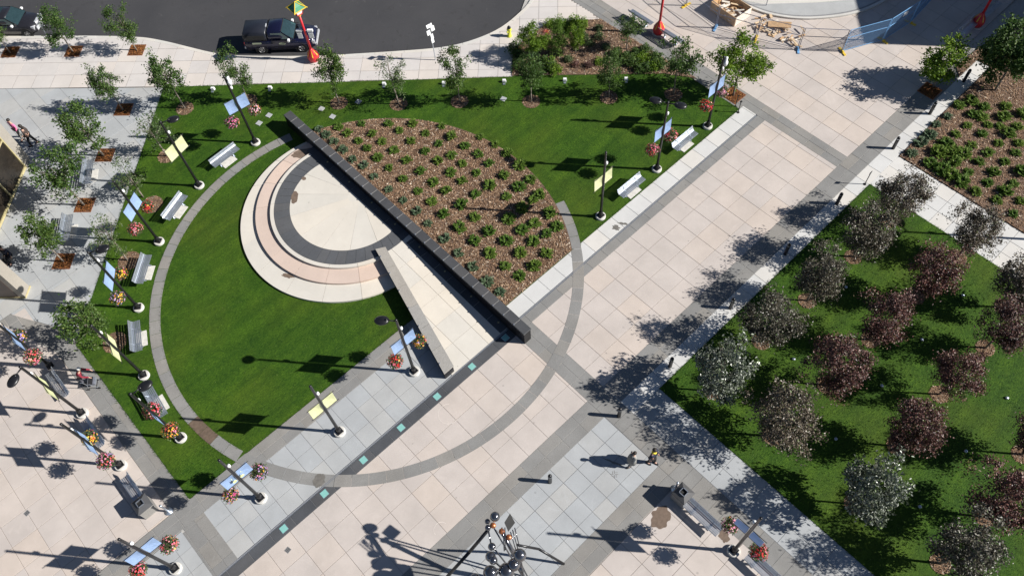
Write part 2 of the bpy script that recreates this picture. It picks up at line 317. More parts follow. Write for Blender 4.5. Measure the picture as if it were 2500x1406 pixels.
def pave(name, regions, pitch, org, mat, joint, gap=0.018, ang=0.0, z=0.0, piece='paving_slab', skip=None, view=True):
    """a paved field: a bed of joint filler and one slab per cell, joints 12 mm deep"""
    base = MB()
    for rg in regions: base.prism(rg, z - 0.06, z - 0.012)
    root = struct(name, base, joint)
    ca, sa = math.cos(ang), math.sin(ang)
    fw = lambda u, v: (org[0] + u * ca - v * sa, org[1] + u * sa + v * ca)
    bk = lambda x, y: ((x - org[0]) * ca + (y - org[1]) * sa, -(x - org[0]) * sa + (y - org[1]) * ca)
    n = 0
    for rg in regions:
        us = [bk(*p)[0] for p in rg]; vs = [bk(*p)[1] for p in rg]
        for i in range(math.floor(min(us) / pitch[0]) - 1, math.ceil(max(us) / pitch[0]) + 1):
            for j in range(math.floor(min(vs) / pitch[1]) - 1, math.ceil(max(vs) / pitch[1]) + 1):
                g = gap / 2; u0, u1, v0, v1 = i * pitch[0] + g, (i + 1) * pitch[0] - g, j * pitch[1] + g, (j + 1) * pitch[1] - g
                cell = [fw(u0, v0), fw(u1, v0), fw(u1, v1), fw(u0, v1)]
                p = clip(cell, rg); full = len(p) == 4 and abs(area(p) - (u1 - u0) * (v1 - v0)) < 1e-4
                if not p or area(p) < 0.03: continue
                cx, cy = sum(q[0] for q in p) / len(p), sum(q[1] for q in p) / len(p)
                if skip and skip(cx, cy): continue
                if view and not in_view(cx, cy): continue
                key = (piece, pitch, gap, mat)
                if full:
                    if key not in cell_cache:
                        hu, hv = (u1 - u0) / 2, (v1 - v0) / 2; e = 0.006
                        cell_cache[key] = MB().loft([[(-hu, -hv, -.05), (hu, -hv, -.05), (hu, hv, -.05), (-hu, hv, -.05)], [(-hu, -hv, -e), (hu, -hv, -e), (hu, hv, -e), (-hu, hv, -e)], [(-hu + e, -hv + e, 0), (hu - e, -hv + e, 0), (hu - e, hv - e, 0), (-hu + e, hv - e, 0)]]).mesh(piece, mat)
                    o = link(piece, cell_cache[key], root); o.location = (*fw((u0 + u1) / 2, (v0 + v1) / 2), z + random.uniform(-.0012, .0012)); o.rotation_euler = (0, 0, ang)
                else:
                    o = link(piece, MB().prism([(x - cx, y - cy) for x, y in p], -.05, 0).mesh(piece, mat), root); o.location = (cx, cy, z + random.uniform(-.001, .001))
                n += 1
    return root
CMI = cam.matrix_world.inverted()
def in_view(x, y, z=0.0, pad=0.10):
    """is this ground point within the part of the place the photograph shows, with a margin"""
    q = CMI @ Vector((x, y, z)); f = 0.7797
    return abs(q.x / -q.z * f) < 0.5 + pad and abs(q.y / -q.z * f) < 0.2815 + pad
# ------------------------------------------------------------------ the setting: ground, street, kerb
CX, CY, RO, RI = 9.15, 24.16, 12.23, 11.62           # the great ring in the paving
struct('ground', MB().box((0, 0, -0.35), (900, 900, 0.1)), 'asphalt')
struct('plaza_base', MB().add([(-60, -60, -0.075), (120, -60, -0.075), (120, 20, -0.075), (34, 36, -0.075), (26, 31, -0.075), (-30, 80, -0.075), (-60, 80, -0.075)], [tuple(range(7))]), 'joint_light')
KERB = [(-5.78, 67.68), (-1.47, 63.16), (2.79, 58.71), (9.68, 51.51), (10.86, 49.56), (11.75, 47.74), (12.64, 45.95), (13.33, 44.94), (14.08, 44.04), (17.23, 40.71), (20.17, 38.10), (23.34, 35.36), (24.74, 34.41), (25.81, 33.93), (26.99, 33.56), (27.99, 33.40), (28.99, 33.42), (30.11, 33.57), (31.09, 33.76), (31.88, 34.17), (33.62, 35.53), (36.99, 38.77)]
def smooth_line(p, n=3):
    for _ in range(n):
        q = [p[0]]
        for a, b in zip(p, p[1:]): q += [(a[0] * .75 + b[0] * .25, a[1] * .75 + b[1] * .25), (a[0] * .25 + b[0] * .75, a[1] * .25 + b[1] * .75)]
        p = q + [p[-1]]
    return p
KS = smooth_line(KERB, 2)
def strip(mb, line, off0, off1, z0, z1):
    """solid strip beside a line, from off0 to off1 to its left"""
    L = []
    for i, p in enumerate(line):
        a, b = line[max(0, i - 1)], line[min(len(line) - 1, i + 1)]
        d = Vector((b[0] - a[0], b[1] - a[1])).normalized(); nrm = Vector((-d.y, d.x))
        L.append((Vector(p) + nrm * off0, Vector(p) + nrm * off1))
    secs = [[(a.x, a.y, z0), (b.x, b.y, z0), (b.x, b.y, z1), (a.x, a.y, z1)] for a, b in L]
    return mb.loft(secs)
far = [(KS[-1][0] + 60, KS[-1][1] + 60), (KS[0][0] + 60, KS[0][1] + 60)]
struct('street', MB().add([(x, y, -0.13) for x, y in KS + far], [tuple(range(len(KS) + 2))]), 'asphalt')
# kerb: cast in lengths, each a piece of its own
kerb = struct('kerb', strip(MB(), KS, -0.20, -0.03, -0.3, -0.015), 'joint_light')
def resample(line, step):
    out, acc = [line[0]], 0.0
    for a, b in zip(line, line[1:]):
        a, b = Vector(a), Vector(b); L = (b - a).length
        while acc + L >= step:
            t = (step - acc) / L; a = a + (b - a) * t; out.append((a.x, a.y)); L = (b - a).length; acc = 0.0
        acc += L
    return out
KR = resample(KS, 0.5)
for i in range(0, len(KR) - 4, 4):
    if in_view(*KR[i + 2]):
        seg = KR[i:i + 5]; a, b = Vector(seg[-2]), Vector(seg[-1]); seg[-1] = tuple(b - (b - a).normalized() * 0.015)
        strip(MB(), seg, -0.24, 0.0, -0.3, 0.006).build('kerb_stone', 'kerb', kerb)

# pavement of the street, laid on the diagonal
D = -math.pi / 4
inner = 38.42 * math.sqrt(2)
pb = struct('sidewalk', MB().add([(x, y, -0.014) for x, y in [(p[0], p[1]) for p in KS] + [(36.0, 34.0), (33.42, 29.0), (25.3, 29.4), (8.5, 45.7), (0.4, 53.8), (-18, 72)]], [tuple(range(len(KS) + 6))]), 'joint')
KO = []
for i, p in enumerate(KS):
    a, b = KS[max(0, i - 1)], KS[min(len(KS) - 1, i + 1)]; d = Vector((b[0] - a[0], b[1] - a[1])).normalized(); KO.append((p[0] + d.y * .14, p[1] - d.x * .14))
KPOLY = KO + [(33.42, 40), (33.42, 21.0), (25.42, 29.44), (8.54, 45.63), (0.51, 53.77), (-18, 72)]
def diag_slabs(parent, pu, pv, org, mat, ok):
    ca, sa = math.cos(D), math.sin(D)
    full = MB().box((0, 0, -.025), (pu - .02, pv - .02, .05)).mesh('paving_slab', mat)
    for i in range(-40, 60):
        for j in range(-2, 9):
            u, v = (i + .5) * pu, (j + .5) * pv; x, y = org[0] + u * ca - v * sa, org[1] + u * sa + v * ca
            cs = [(org[0] + a * ca - b * sa, org[1] + a * sa + b * ca) for a, b in ((u - pu / 2 + .01, v - pv / 2 + .01), (u + pu / 2 - .01, v - pv / 2 + .01), (u + pu / 2 - .01, v + pv / 2 - .01), (u - pu / 2 + .01, v + pv / 2 - .01))]
            if not in_view(x, y): continue
            k = [ok(*c) for c in cs]
            if all(k): o = link('paving_slab', full, parent); o.location = (x, y, 0); o.rotation_euler = (0, 0, D)
            elif any(k) or ok(x, y):
                # cut the slab where it meets the kerb or the planting
                n = 7; pts = []
                grid = {}
                f = []; vs = []
                for a in range(n + 1):
                    for b in range(n + 1):
                        s, t = a / n, b / n
                        p = (cs[0][0] * (1 - s) * (1 - t) + cs[1][0] * s * (1 - t) + cs[2][0] * s * t + cs[3][0] * (1 - s) * t, cs[0][1] * (1 - s) * (1 - t) + cs[1][1] * s * (1 - t) + cs[2][1] * s * t + cs[3][1] * (1 - s) * t)
                        grid[a, b] = len(vs); vs.append((p[0], p[1], 0.0))
                for a in range(n):
                    for b in range(n):
                        q = [grid[a, b], grid[a + 1, b], grid[a + 1, b + 1], grid[a, b + 1]]
                        if ok(sum(vs[w][0] for w in q) / 4, sum(vs[w][1] for w in q) / 4): f.append(tuple(q))
                if f: MB().add(vs, f).build('paving_slab', mat, parent)
diag_slabs(pb, 1.32, 1.20, (8.54, 45.63), 'walk', lambda x, y: inside((x, y), KPOLY))

# ------------------------------------------------------------------ the square-set paving
YB0, YB1 = 8.9, 10.1
pave('promenade_paving', [rect(13.6, 33.8, YB1, 15.37)], (1.338, 1.325), (24.13, 14.06), 'pink', 'joint')
pave('plaza_paving', [rect(-16, 12.45, YB1, 15.37)], (1.338, 1.325), (2.94, 14.05), 'pink', 'joint')
pave('upper_plaza_paving', [rect(34.86, 58, YB1, 40)], (1.338, 1.34), (40.05, 14.12), 'pink', 'joint')
pave('left_plaza_paving', [rect(-26, -6.08, 20.12, 36.3)], (1.29, 1.29), (-8.67, 24.08), 'pink', 'joint')
pave('lower_plaza_paving', [rect(-4, 12.45, -12, 4.16)], (1.345, 1.30), (9.80, 2.84), 'pink', 'joint')
pave('grey_field_paving', [rect(-6, 12.45, 5.35, 8.9)], (0.965, 0.965), (6.63, 7.97), 'cool', 'joint_grey')
pave('grey_strip_paving', [rect(-4.92, 12.42, 16.03, 19.06), rect(-16, -6.2, 16.03, 19.02)], (0.963, 1.0), (3.72, 17.06), 'cool', 'joint_grey')
pave('lawn_edge_walk', [rect(13.6, 15.56, -14, 8.0)], (0.98, 0.98), (13.6, 8.0), 'cool', 'joint_grey')
pave('garden_path', [rect(34.05, 37.02, -12, 8.0)], (0.985, 0.965), (34.05, 5.13), 'pale', 'joint_grey')
pave('bollard_walk', [rect(13.6, 47.25, 8.0, 8.9)], (1.2, 0.9), (13.6, 8.0), 'pale', 'joint_grey')
pave('seat_walk', [rect(12.96, 33.82, 16.06, 17.08)], (1.2, 1.02), (13.3, 16.06), 'pale', 'joint_grey')
pave('side_plaza_paving', [[(-18, 36.42), (-0.63, 36.42), (8.48, 45.55), (0.45, 53.7), (-18, 72)], [(-6.85, 36.40), (-4.95, 33.0), (-4.05, 33.0), (-0.65, 36.40)]], (1.34, 1.34), (-0.6, 40.2), 'cool', 'joint_grey')
# granite bands
pave('granite_band', [rect(-14, 12.45, YB0, YB1), rect(12.45, 13.6, -12, YB1), rect(13.6, 48, YB0, YB1)], (1.2, 0.6), (12.45, YB0), 'grey', 'joint_light', gap=0.014, piece='granite_slab')
pave('cross_band', [rect(33.8, 34.86, YB1, 17.08), rect(33.46, 34.86, 17.08, 40)], (0.53, 1.2), (33.8, YB1), 'grey', 'joint_light', gap=0.014, piece='granite_slab')
pave('wall_band', [rect(12.45, 13.6, YB1, 15.365)], (0.575, 1.2), (12.45, YB1), 'grey', 'joint_light', gap=0.014, piece='granite_slab')
pave('lower_band', [rect(-6, 12.45, 4.16, 5.35)], (1.2, 0.595), (12.45, 4.16), 'grey', 'joint_light', gap=0.014, piece='granite_slab')
pave('lawn_band', [rect(-16, 8.6, 19.06, 20.10)], (1.2, 0.52), (-6.0, 19.06), 'grey', 'joint_light', gap=0.014, piece='granite_slab')
pave('side_band', [rect(-6.08, -5.08, 20.10, 32.2), rect(-6.2, -4.92, 16.03, 19.06), [(-6.08, 32.2), (-5.08, 32.2), (-4.97, 32.98), (-6.87, 36.39), (-7.6, 36.39)]], (0.6, 1.2), (-6.08, 20.1), 'grey', 'joint_light', gap=0.014, piece='granite_slab', z=0.004)
pave('channel_band', [rect(-16, 12.4, 15.37, 15.94)], (1.203, 0.57), (-2.0, 15.37), 'slate', 'joint_grey', gap=0.014, piece='granite_slab')
pave('seat_walk_band', [rect(12.96, 33.8, 15.37, 15.95)], (1.2, 0.58), (13.6, 15.37), 'grey', 'joint_light', gap=0.014, piece='granite_slab')
# slot drains beside the bands
for x0, x1 in ((-16, 12.35), (12.96, 33.75)):
    dr = struct('slot_drain', MB().box(((x0 + x1) / 2, 15.99, -0.03), (x1 - x0, 0.075, 0.05)), 'joint_grey')
    for dy in (-0.035, 0.035): MB().box(((x0 + x1) / 2, 15.99 + dy, -0.001), (x1 - x0, 0.02, 0.02)).build('drain_rail', 'steel', dr)
# the great ring: curved granite setts across grass and paving
ring = struct('ring_path', MB().box((CX, CY, -0.2), (1, 1, 0.02)), 'joint_light')
def arc_piece(cx, cy, r0, r1, a0, a1, z0, z1, n=5):
    pts = [(cx + r1 * math.cos(a0 + (a1 - a0) * i / n), cy + r1 * math.sin(a0 + (a1 - a0) * i / n)) for i in range(n + 1)]
    pts += [(cx + r0 * math.cos(a1 + (a0 - a1) * i / n), cy + r0 * math.sin(a1 + (a0 - a1) * i / n)) for i in range(n + 1)]
    return MB().prism(pts, z0, z1)
nst = 64; a_s, a_e = R_(76), R_(360 - 20.5)
for i in range(nst):
    a0 = a_s + (a_e - a_s) * i / nst; a1 = a_s + (a_e - a_s) * (i + 1) / nst - 0.0016
    y = CY + RO * math.sin((a0 + a1) / 2); x = CX + RO * math.cos((a0 + a1) / 2)
    onlawn = (y > 20.0 and x < 12) or (y > 17.1 and x > 12)
    arc_piece(CX, CY, RI, RO, a0, a1, -0.05, 0.034 if onlawn else 0.007).build('ring_sett', 'mud' if R_(183) < (a0 + a1) / 2 < R_(190) else 'grey', ring)
# teal lights let into the dark channel band
for k in range(7):
    fl = thing('floor_light', ['teal glass light set in the dark band nearest the bottom edge', 'teal glass floor light just below where the grey ring meets the band', 'teal glass floor light just above where the grey ring meets the band', 'fourth teal glass floor light from the long black wall', 'third teal glass floor light from the long black wall', 'teal glass floor light at the foot of the short grey ramp wall', 'teal glass floor light in the shadow at the end of the long black wall'][k], 'floor light', (-2.55 + 2.415 * k, 15.68, 0.0), 0, 'teal lights in the channel band')
    MB().box((0, 0, 0.0), (0.36, 0.36, 0.02)).build('rim', 'steel', fl); MB().box((0, 0, 0.006), (0.32, 0.32, 0.02)).build('lens', 'teal', fl)

# ------------------------------------------------------------------ lawns and beds
LAWN = [(-5.08, 20.12), (9.3, 20.12), (12.4, 20.2), (12.4, 17.09), (33.42, 17.09), (33.42, 20.9), (32.7, 22.7), (25.72, 29.38), (25.42, 29.42), (8.52, 45.58), (-5.08, 31.95)]
struct('ring_lawn', MB().prism(LAWN, -0.1, 0.022), 'grass')
struct('tree_lawn', MB().prism([(15.56, -16), (34.05, -16), (34.05, 7.99), (15.56, 7.99)], -0.1, 0.022), 'grass')
# half-round bark bed behind the wall, gently mounded
def bark_bed(name, poly, zf, mat='soil'):
    return struct(name, MB().prism(poly, -0.05, zf), mat)
AM0, AM1 = math.atan2(17.10 - CY, math.sqrt(RI ** 2 - (17.10 - CY) ** 2)), math.acos((12.97 - CX) / RI)
arc = [(CX + RI * math.cos(AM0 + (AM1 - AM0) * i / 60), CY + RI * math.sin(AM0 + (AM1 - AM0) * i / 60)) for i in range(61)]
BED1 = [(12.97, 17.10)] + arc
bark_bed('shrub_bed', BED1, 0.045)
# dark soil edge cut between bark and grass
strip(MB(), arc, -0.07, 0.0, -0.05, 0.036).build('edging', 'soil', bpy.data.objects['shrub_bed'])
BED2 = [(37.03, -8), (60, -8), (60, 8), (53, 8.6), (48.4, 9.4), (45.8, 9.5), (45.2, 8.92), (47.3, 8.92), (47.3, 7.97), (37.03, 7.97)]
bark_bed('juniper_bed', BED2, 0.05)
BED3 = [(25.47, 29.49), (32.44, 22.54), (33.61, 20.69), (33.41, 29.01), (30.59, 31.38), (27.19, 31.23)]
bark_bed('garden_bed', BED3, 0.05)
def chips(name, poly, n, z, size, label, mat='chips', parent=None, seed=1):
    rnd = random.Random(seed); xs = [p[0] for p in poly]; ys = [p[1] for p in poly]; mb = MB(); k = 0
    while k < n:
        x, y = rnd.uniform(min(xs), max(xs)), rnd.uniform(min(ys), max(ys))
        k += 1
        if not inside((x, y), poly) or (parent is None and not in_view(x, y)): continue
        L, W = size * rnd.uniform(.5, 1.5), size * rnd.uniform(.18, .42)
        m = Matrix.Rotation(rnd.uniform(0, 6.3), 3, 'Z') @ Matrix.Rotation(rnd.uniform(-.45, .45), 3, 'Y') @ Matrix.Rotation(rnd.uniform(-.5, .5), 3, 'X')
        c = Vector((x, y, z + rnd.uniform(0, .03)))
        mb.add([m @ Vector(p) + c for p in ((-L / 2, -W / 2, 0), (L / 2, -W / 2 * .6, 0), (L / 2 * .9, W / 2, 0), (-L / 2, W / 2 * .8, 0))], [(0, 1, 2, 3)])
    o = mb.build(name, mat, parent); o['kind'] = 'stuff'
    if parent is None: tag(o, label, 'mulch')
    return o
chips('bark_mulch', BED1, 42000, 0.05, 0.13, 'brown bark mulch in the half round bed behind the black wall', seed=2)
chips('bark_mulch', BED2, 60000, 0.055, 0.13, 'brown bark mulch among the junipers at the right edge', seed=3)
chips('bark_mulch', BED3, 16000, 0.055, 0.12, 'brown bark mulch in the garden bed near the street', seed=4)

# ------------------------------------------------------------------ black granite wall
WX0, WX1, WY0, WY1, WZ = 12.42, 12.93, 14.68, 36.62, 0.96
w = thing('granite_wall', 'long black polished granite wall with grey coping blocks cutting across the ring', 'wall', (WX0, WY0, 0))
MB().prism([(0, 0), (0.46, 0), (0.5, .12), (0.5, WY1 - WY0), (0.02, WY1 - WY0), (0.02, .1)], -0.05, WZ).build('wall_body', 'polished', w)
nb = 27; pitch = (WY1 - WY0) / nb
cop = MB().loft([[(-.015, 0, 0), (.525, 0, 0), (.525, pitch - .022, 0), (-.015, pitch - .022, 0)], [(-.015, 0, .08), (.525, 0, .08), (.525, pitch - .022, .08), (-.015, pitch - .022, .08)], [(0, .012, .095), (.51, .012, .095), (.51, pitch - .034, .095), (0, pitch - .034, .095)]]).mesh('coping_block', 'coping')
MB().box((.25, (WY1 - WY0) / 2, WZ + .04), (.50, WY1 - WY0 - .03, .075)).build('mortar', 'joint_light', w)
stud = MB().box((0, 0, .03), (.07, .05, .06)).mesh('edge_stud', 'steel')
for i in range(nb):
    o = link('coping_block', cop, w); o.location = (0, i * pitch + .011, WZ)
    if i < 25: o = link('edge_stud', stud, w); o.location = (.035, (i + 1) * pitch, WZ + .09)
# ------------------------------------------------------------------ round stage with three steps
SX, SY = 11.45, 28.68
st = thing('round_stage', 'half round pale stone stage with curved steps against the black wall', 'stage', (SX, SY, 0))
def swall(y): return 10.60 - (24.55 - y) * 0.258      # line of the short ramp wall
def arc_span(cx, cy, r, low):
    a0 = math.acos(max(-1, min(1, (WX0 + .01 - cx) / r))); a = a0
    while a < math.pi * 2.2:
        a += 0.004; x, y = cx + r * math.cos(a), cy + r * math.sin(a)
        if x > WX0 or (low and y < 24.6 and x > swall(y)): break
    return a0, a
def tread(name, mat, cx, cy, r, c2x, c2y, r2, z0, z1, n, low):
    """one curved step cut into n stones"""
    a0, a1 = arc_span(cx, cy, r, low); b0, b1 = arc_span(c2x, c2y, r2, low)
    for i in range(n):
        g = 0.0011
        s0, s1 = i / n + g * (i > 0), (i + 1) / n; k = 10; out, inn = [], []
        for j in range(k + 1):
            s = s0 + (s1 - s0) * j / k; a = a0 + (a1 - a0) * s; b = b0 + (b1 - b0) * s
            out.append((cx + r * math.cos(a) - SX, cy + r * math.sin(a) - SY)); inn.append((c2x + r2 * math.cos(b) - SX, c2y + r2 * math.sin(b) - SY))
        MB().prism(out + inn[::-1], z0, z1).build(name, mat, st)
def core(r, cx, cy, z, mat):
    a0, a1 = arc_span(cx, cy, r, True)
    p = [(cx + r * math.cos(a0 + (a1 - a0) * i / 60) - SX, cy + r * math.sin(a0 + (a1 - a0) * i / 60) - SY) for i in range(61)]
    MB().prism(p, -0.05, z).build('core', mat, st)
core(6.20, 10.97, 28.47, 0.138, 'joint_cream'); core(5.60, 11.49, 28.66, 0.285, 'joint_cream'); core(4.62, SX, SY, 0.432, 'joint_cream')
tread('outer_step', 'cream', 10.97, 28.47, 6.27, 11.49, 28.66, 5.45, 0.0, 0.15, 9, True)
tread('middle_step', 'rose', 11.49, 28.66, 5.67, SX, SY, 4.5, 0.14, 0.30, 9, True)
tread('edge_stone', 'cream', SX, SY, 4.72, SX, SY, 4.50, 0.28, 0.45, 9, True)
tread('band_stone', 'dark', SX, SY, 4.49, SX, SY, 3.56, 0.40, 0.452, 27, False)
tread('floor_wedge', 'cream', SX, SY, 3.55, SX + .35, SY, 0.36, 0.40, 0.45, 8, False)
MB().prism([(0.0, -.8), (.95, -1.2), (.95, 1.2), (0.0, .8), (-.1, 0)], .40, .446).build('floor_hub', 'cream', st)
# ramp between the two walls
rp = thing('ramp', 'pale stone ramp between the short grey wall and the black wall', 'ramp', (0, 0, 0))
rz = lambda x, y: 0.02 + (y - 16.04) / (24.26 - 16.04) * 0.43
RAMP = [(8.45, 16.04), (12.41, 16.04), (12.41, 24.26), (10.7, 24.26)]
MB().prism(RAMP, -0.05, lambda x, y: rz(x, y) - .012).build('ramp_core', 'joint_cream', rp)
for i in range(-2, 5):
    for j in range(-1, 8):
        u0, v0 = 12.41 - 1.36 * (i + 1), 16.04 + 1.37 * j
        p = clip(rect(u0 + .009, u0 + 1.351, v0 + .009, v0 + 1.361), RAMP)
        if p and area(p) > .02: MB().prism(p, lambda x, y: rz(x, y) - .05, rz).build('ramp_slab', 'cream', rp)
# dark strips added to deepen the shade at the wall's foot, with small lights let into it
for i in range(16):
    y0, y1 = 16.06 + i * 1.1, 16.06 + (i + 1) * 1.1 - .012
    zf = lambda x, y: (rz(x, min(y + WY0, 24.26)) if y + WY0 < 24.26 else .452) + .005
    MB().prism([(-.50, y0 - WY0), (0.012, y0 - WY0), (0.012, y1 - WY0), (-.50, y1 - WY0)], 0.0, zf).build('wall_shade_strip', 'slate', w)
    if i % 2 == 0:
        zz = zf(0, (y0 + y1) / 2 - WY0); MB().lathe([(.055, 0), (.055, .006), (1e-5, .007)], (-.13, (y0 + y1) / 2 - WY0, zz), 12).build('floor_spot', 'mullion', w)
# short light granite wall along the ramp
sw = thing('ramp_wall', 'short tapering light grey granite wall between lawn and ramp', 'wall', (8.06, 16.10, 0))
MB().prism([(0.02, 0.02), (.62, 0.02), (2.76, 8.32), (2.30, 8.60)], -0.05, .60).build('wall_body', 'polished', sw)
for i in range(6):
    a, b = i / 6, (i + 1) / 6 - .002
    L = lambda t: (t * 2.28, t * 8.62); Rr = lambda t: (.65 + t * 2.13, t * 8.34)
    MB().prism([L(a), Rr(a), Rr(b), L(b)], .60, .67).build('coping_block', 'lightgranite', sw)
for i in range(7):
    t = (i + .5) / 7; MB().box((t * 2.28 + .05, t * 8.6, .70), (.07, .05, .06)).build('edge_stud', 'steel', sw)

# ------------------------------------------------------------------ buildings at the left edge and the tower whose shadow falls top right
b1 = thing('glass_building', 'building corner with granite pier and brass framed glass at left edge', 'building', (-0.83, 46.34, 0), R_(225))
MB().prism([(.76, -.02), (16, -.02), (16, -9), (.76, -9)], 0, 11).build('wall', 'bronze_glass', b1)
MB().box((.37, -1.2, 5.5), (.74, 2.4, 11.0)).build('pier', 'pier', b1)
MB().box((8, -5.2, 5.5), (15.0, 6.0, 11.2)).build('core', 'bldg', b1)
for k in range(6): MB().box((.80 + k * 2.4, .015, 5.5), (.09, .09, 11.0)).build('mullion', 'mullion', b1)
for z in (.12, 2.6, 5.2, 7.8): MB().box((8.3, .015, z), (15, .07, .16 if z < 1 else .09)).build('transom', 'mullion', b1)
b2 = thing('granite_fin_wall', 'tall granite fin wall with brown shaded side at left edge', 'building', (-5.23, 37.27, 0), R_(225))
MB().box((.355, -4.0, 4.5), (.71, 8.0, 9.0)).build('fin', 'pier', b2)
MB().box((.72, -4.1, 4.4), (.02, 7.5, 8.6)).build('shaded_side', 'shadebrown', b2)  # thin brown sheet: the shade of this side put into its colour
MB().box((.36, -4.0, .05), (.80, 8.06, .1)).build('plinth', 'mullion', b2)
tw = thing('office_tower', 'office block beyond the right edge that shades the top right corner', 'building', (52.9, 4.1, 0), R_(45))
MB().box((11, -8, 4.65), (22, 16, 9.3)).build('wall', 'bldg', tw)
for z in (1.6, 4.6, 7.6):
    for k in range(9):
        f = MB().box((1.4 + k * 2.4, .03, z), (1.8, .08, 1.7)).build('window', 'frame', tw); MB().box((1.4 + k * 2.4, .05, z), (1.6, .08, 1.5)).build('pane', 'glass', f)
MB().box((11, -8, 9.45), (22.0, 16.0, .28)).build('parapet', 'pier', tw)
# curved kerbed island at the top
AR = smooth_line([(42.12, 25.23), (41.47, 24.34), (41.14, 23.47), (41.21, 22.36), (41.57, 20.91), (42.56, 19.28), (43.97, 17.98), (45.39, 17.02), (46.58, 16.53), (48.38, 16.13), (50.21, 16.03)], 2)
isl = [(x, y) for x, y in AR]
struct('island', MB().prism(isl + [(62, 26), (52, 40)], -.05, .10), 'cool')
strip(MB(), AR, -.02, .16, -.05, .125).build('kerb_ring', 'kerb', bpy.data.objects['island'])
strip(MB(), AR, .16, .30, -.05, .108).build('inner_joint', 'joint_grey', bpy.data.objects['island'])
struct('island_top', MB().prism([(x, y) for x, y in [(40.09, 26.12), (42.05, 21.97), (44.65, 19.46), (47.89, 16.77), (53.59, 14.32), (50.57, 27.02)]], .05, .106), 'pale')
# ------------------------------------------------------------------ planting
def leaf(mb, rnd, c, L, W, up=0.5):
    d = Vector((rnd.gauss(0, 1), rnd.gauss(0, 1), rnd.gauss(0, .7))).normalized(); n = Vector((rnd.gauss(0, .8), rnd.gauss(0, .8), up + rnd.random())).normalized()
    s = d.cross(n)
    if s.length < 1e-3: return
    s.normalize(); n = s.cross(d)
    mb.add([c, c + d * L * .5 + s * W * .5 + n * W * .12, c + d * L, c + d * L * .5 - s * W * .5 + n * W * .12], [(0, 1, 2, 3)])
def tree_meshes(seed, mat, H=4.4, cz=2.75, rx=1.15, rz=1.45, clumps=46, leaves=70, L=.17, gap=0.25, limbs=9, trunk_r=.055, cone=False):
    """trunk and crown of one tree form: limbs that fork, leaf clumps round the twig ends, gaps between"""
    rnd = random.Random(seed); tr, cr = MB(), MB()
    lean = Vector((rnd.uniform(-.1, .1), rnd.uniform(-.1, .1), 0)); z0 = cz - rz * .78
    p = [Vector((0, 0, -.05)), Vector((lean.x * .4, lean.y * .4, z0 * .6)), Vector((lean.x, lean.y, z0)), Vector((lean.x * 1.5, lean.y * 1.5, cz)), Vector((lean.x * 2, lean.y * 2, cz + rz * .75))]
    rr = [trunk_r * 1.25, trunk_r, trunk_r * .85, trunk_r * .5, trunk_r * .15]
    for i in range(4): tr.tube(p[i], p[i + 1], rr[i], rr[i + 1], 7)
    lob = [(rnd.uniform(0, 6.28), rnd.uniform(.5, 1.0), rnd.uniform(-.6, .7)) for _ in range(limbs)]
    tips = []
    for i, (a, w, h) in enumerate(lob):
        a = i * 6.283 / limbs * 2.4 + rnd.uniform(-.3, .3)
        prof = math.sqrt(max(.05, 1 - h * h)) if not cone else (1 - (h + 1) / 2) * 1.1
        q = Vector((math.cos(a) * rx * w * prof, math.sin(a) * rx * w * prof, cz + h * rz))
        b = Vector((lean.x, lean.y, z0 + (q.z - z0) * .45)); m = (b + q) / 2 + Vector((0, 0, -.05))
        tr.tube(b, m, trunk_r * .45, trunk_r * .28, 5); tr.tube(m, q, trunk_r * .28, trunk_r * .08, 5)
        tips += [(m, .8), (q, 1)]
        for k in range(2):
            e = q + Vector((rnd.gauss(0, .22), rnd.gauss(0, .22), rnd.gauss(.1, .25))); tr.tube(m, e, trunk_r * .18, trunk_r * .06, 4); tips.append((e, 1))
    cl = []
    while len(cl) < clumps:
        if rnd.random() < .55: c, s = rnd.choice(tips); c = c + Vector((rnd.gauss(0, .20), rnd.gauss(0, .20), rnd.gauss(0, .22)))
        else:
            h = rnd.uniform(-.95, .98); a = rnd.uniform(0, 6.283); rad = rx * math.sqrt(rnd.uniform(.15, 1)) * (math.sqrt(max(.02, 1 - h * h)) if not cone else (1 - (h + 1) / 2) * 1.05)
            c = Vector((math.cos(a) * rad, math.sin(a) * rad, cz + h * rz))
            if math.sin(a * 2.3 + seed) * math.cos(h * 4 + seed * 1.7) < -1 + 2 * gap: continue
        cl.append(c)
    for c in cl:
        r = rnd.uniform(.16, .36)
        for _ in range(int(leaves * rnd.uniform(.6, 1.3))):
            d = Vector((rnd.gauss(0, 1), rnd.gauss(0, 1), rnd.gauss(0, .85))) * r * .62
            leaf(cr, rnd, c + d, L * rnd.uniform(.65, 1.25), L * rnd.uniform(.38, .6))
    return tr.mesh('trunk', 'bark', True), cr.mesh('crown', mat)
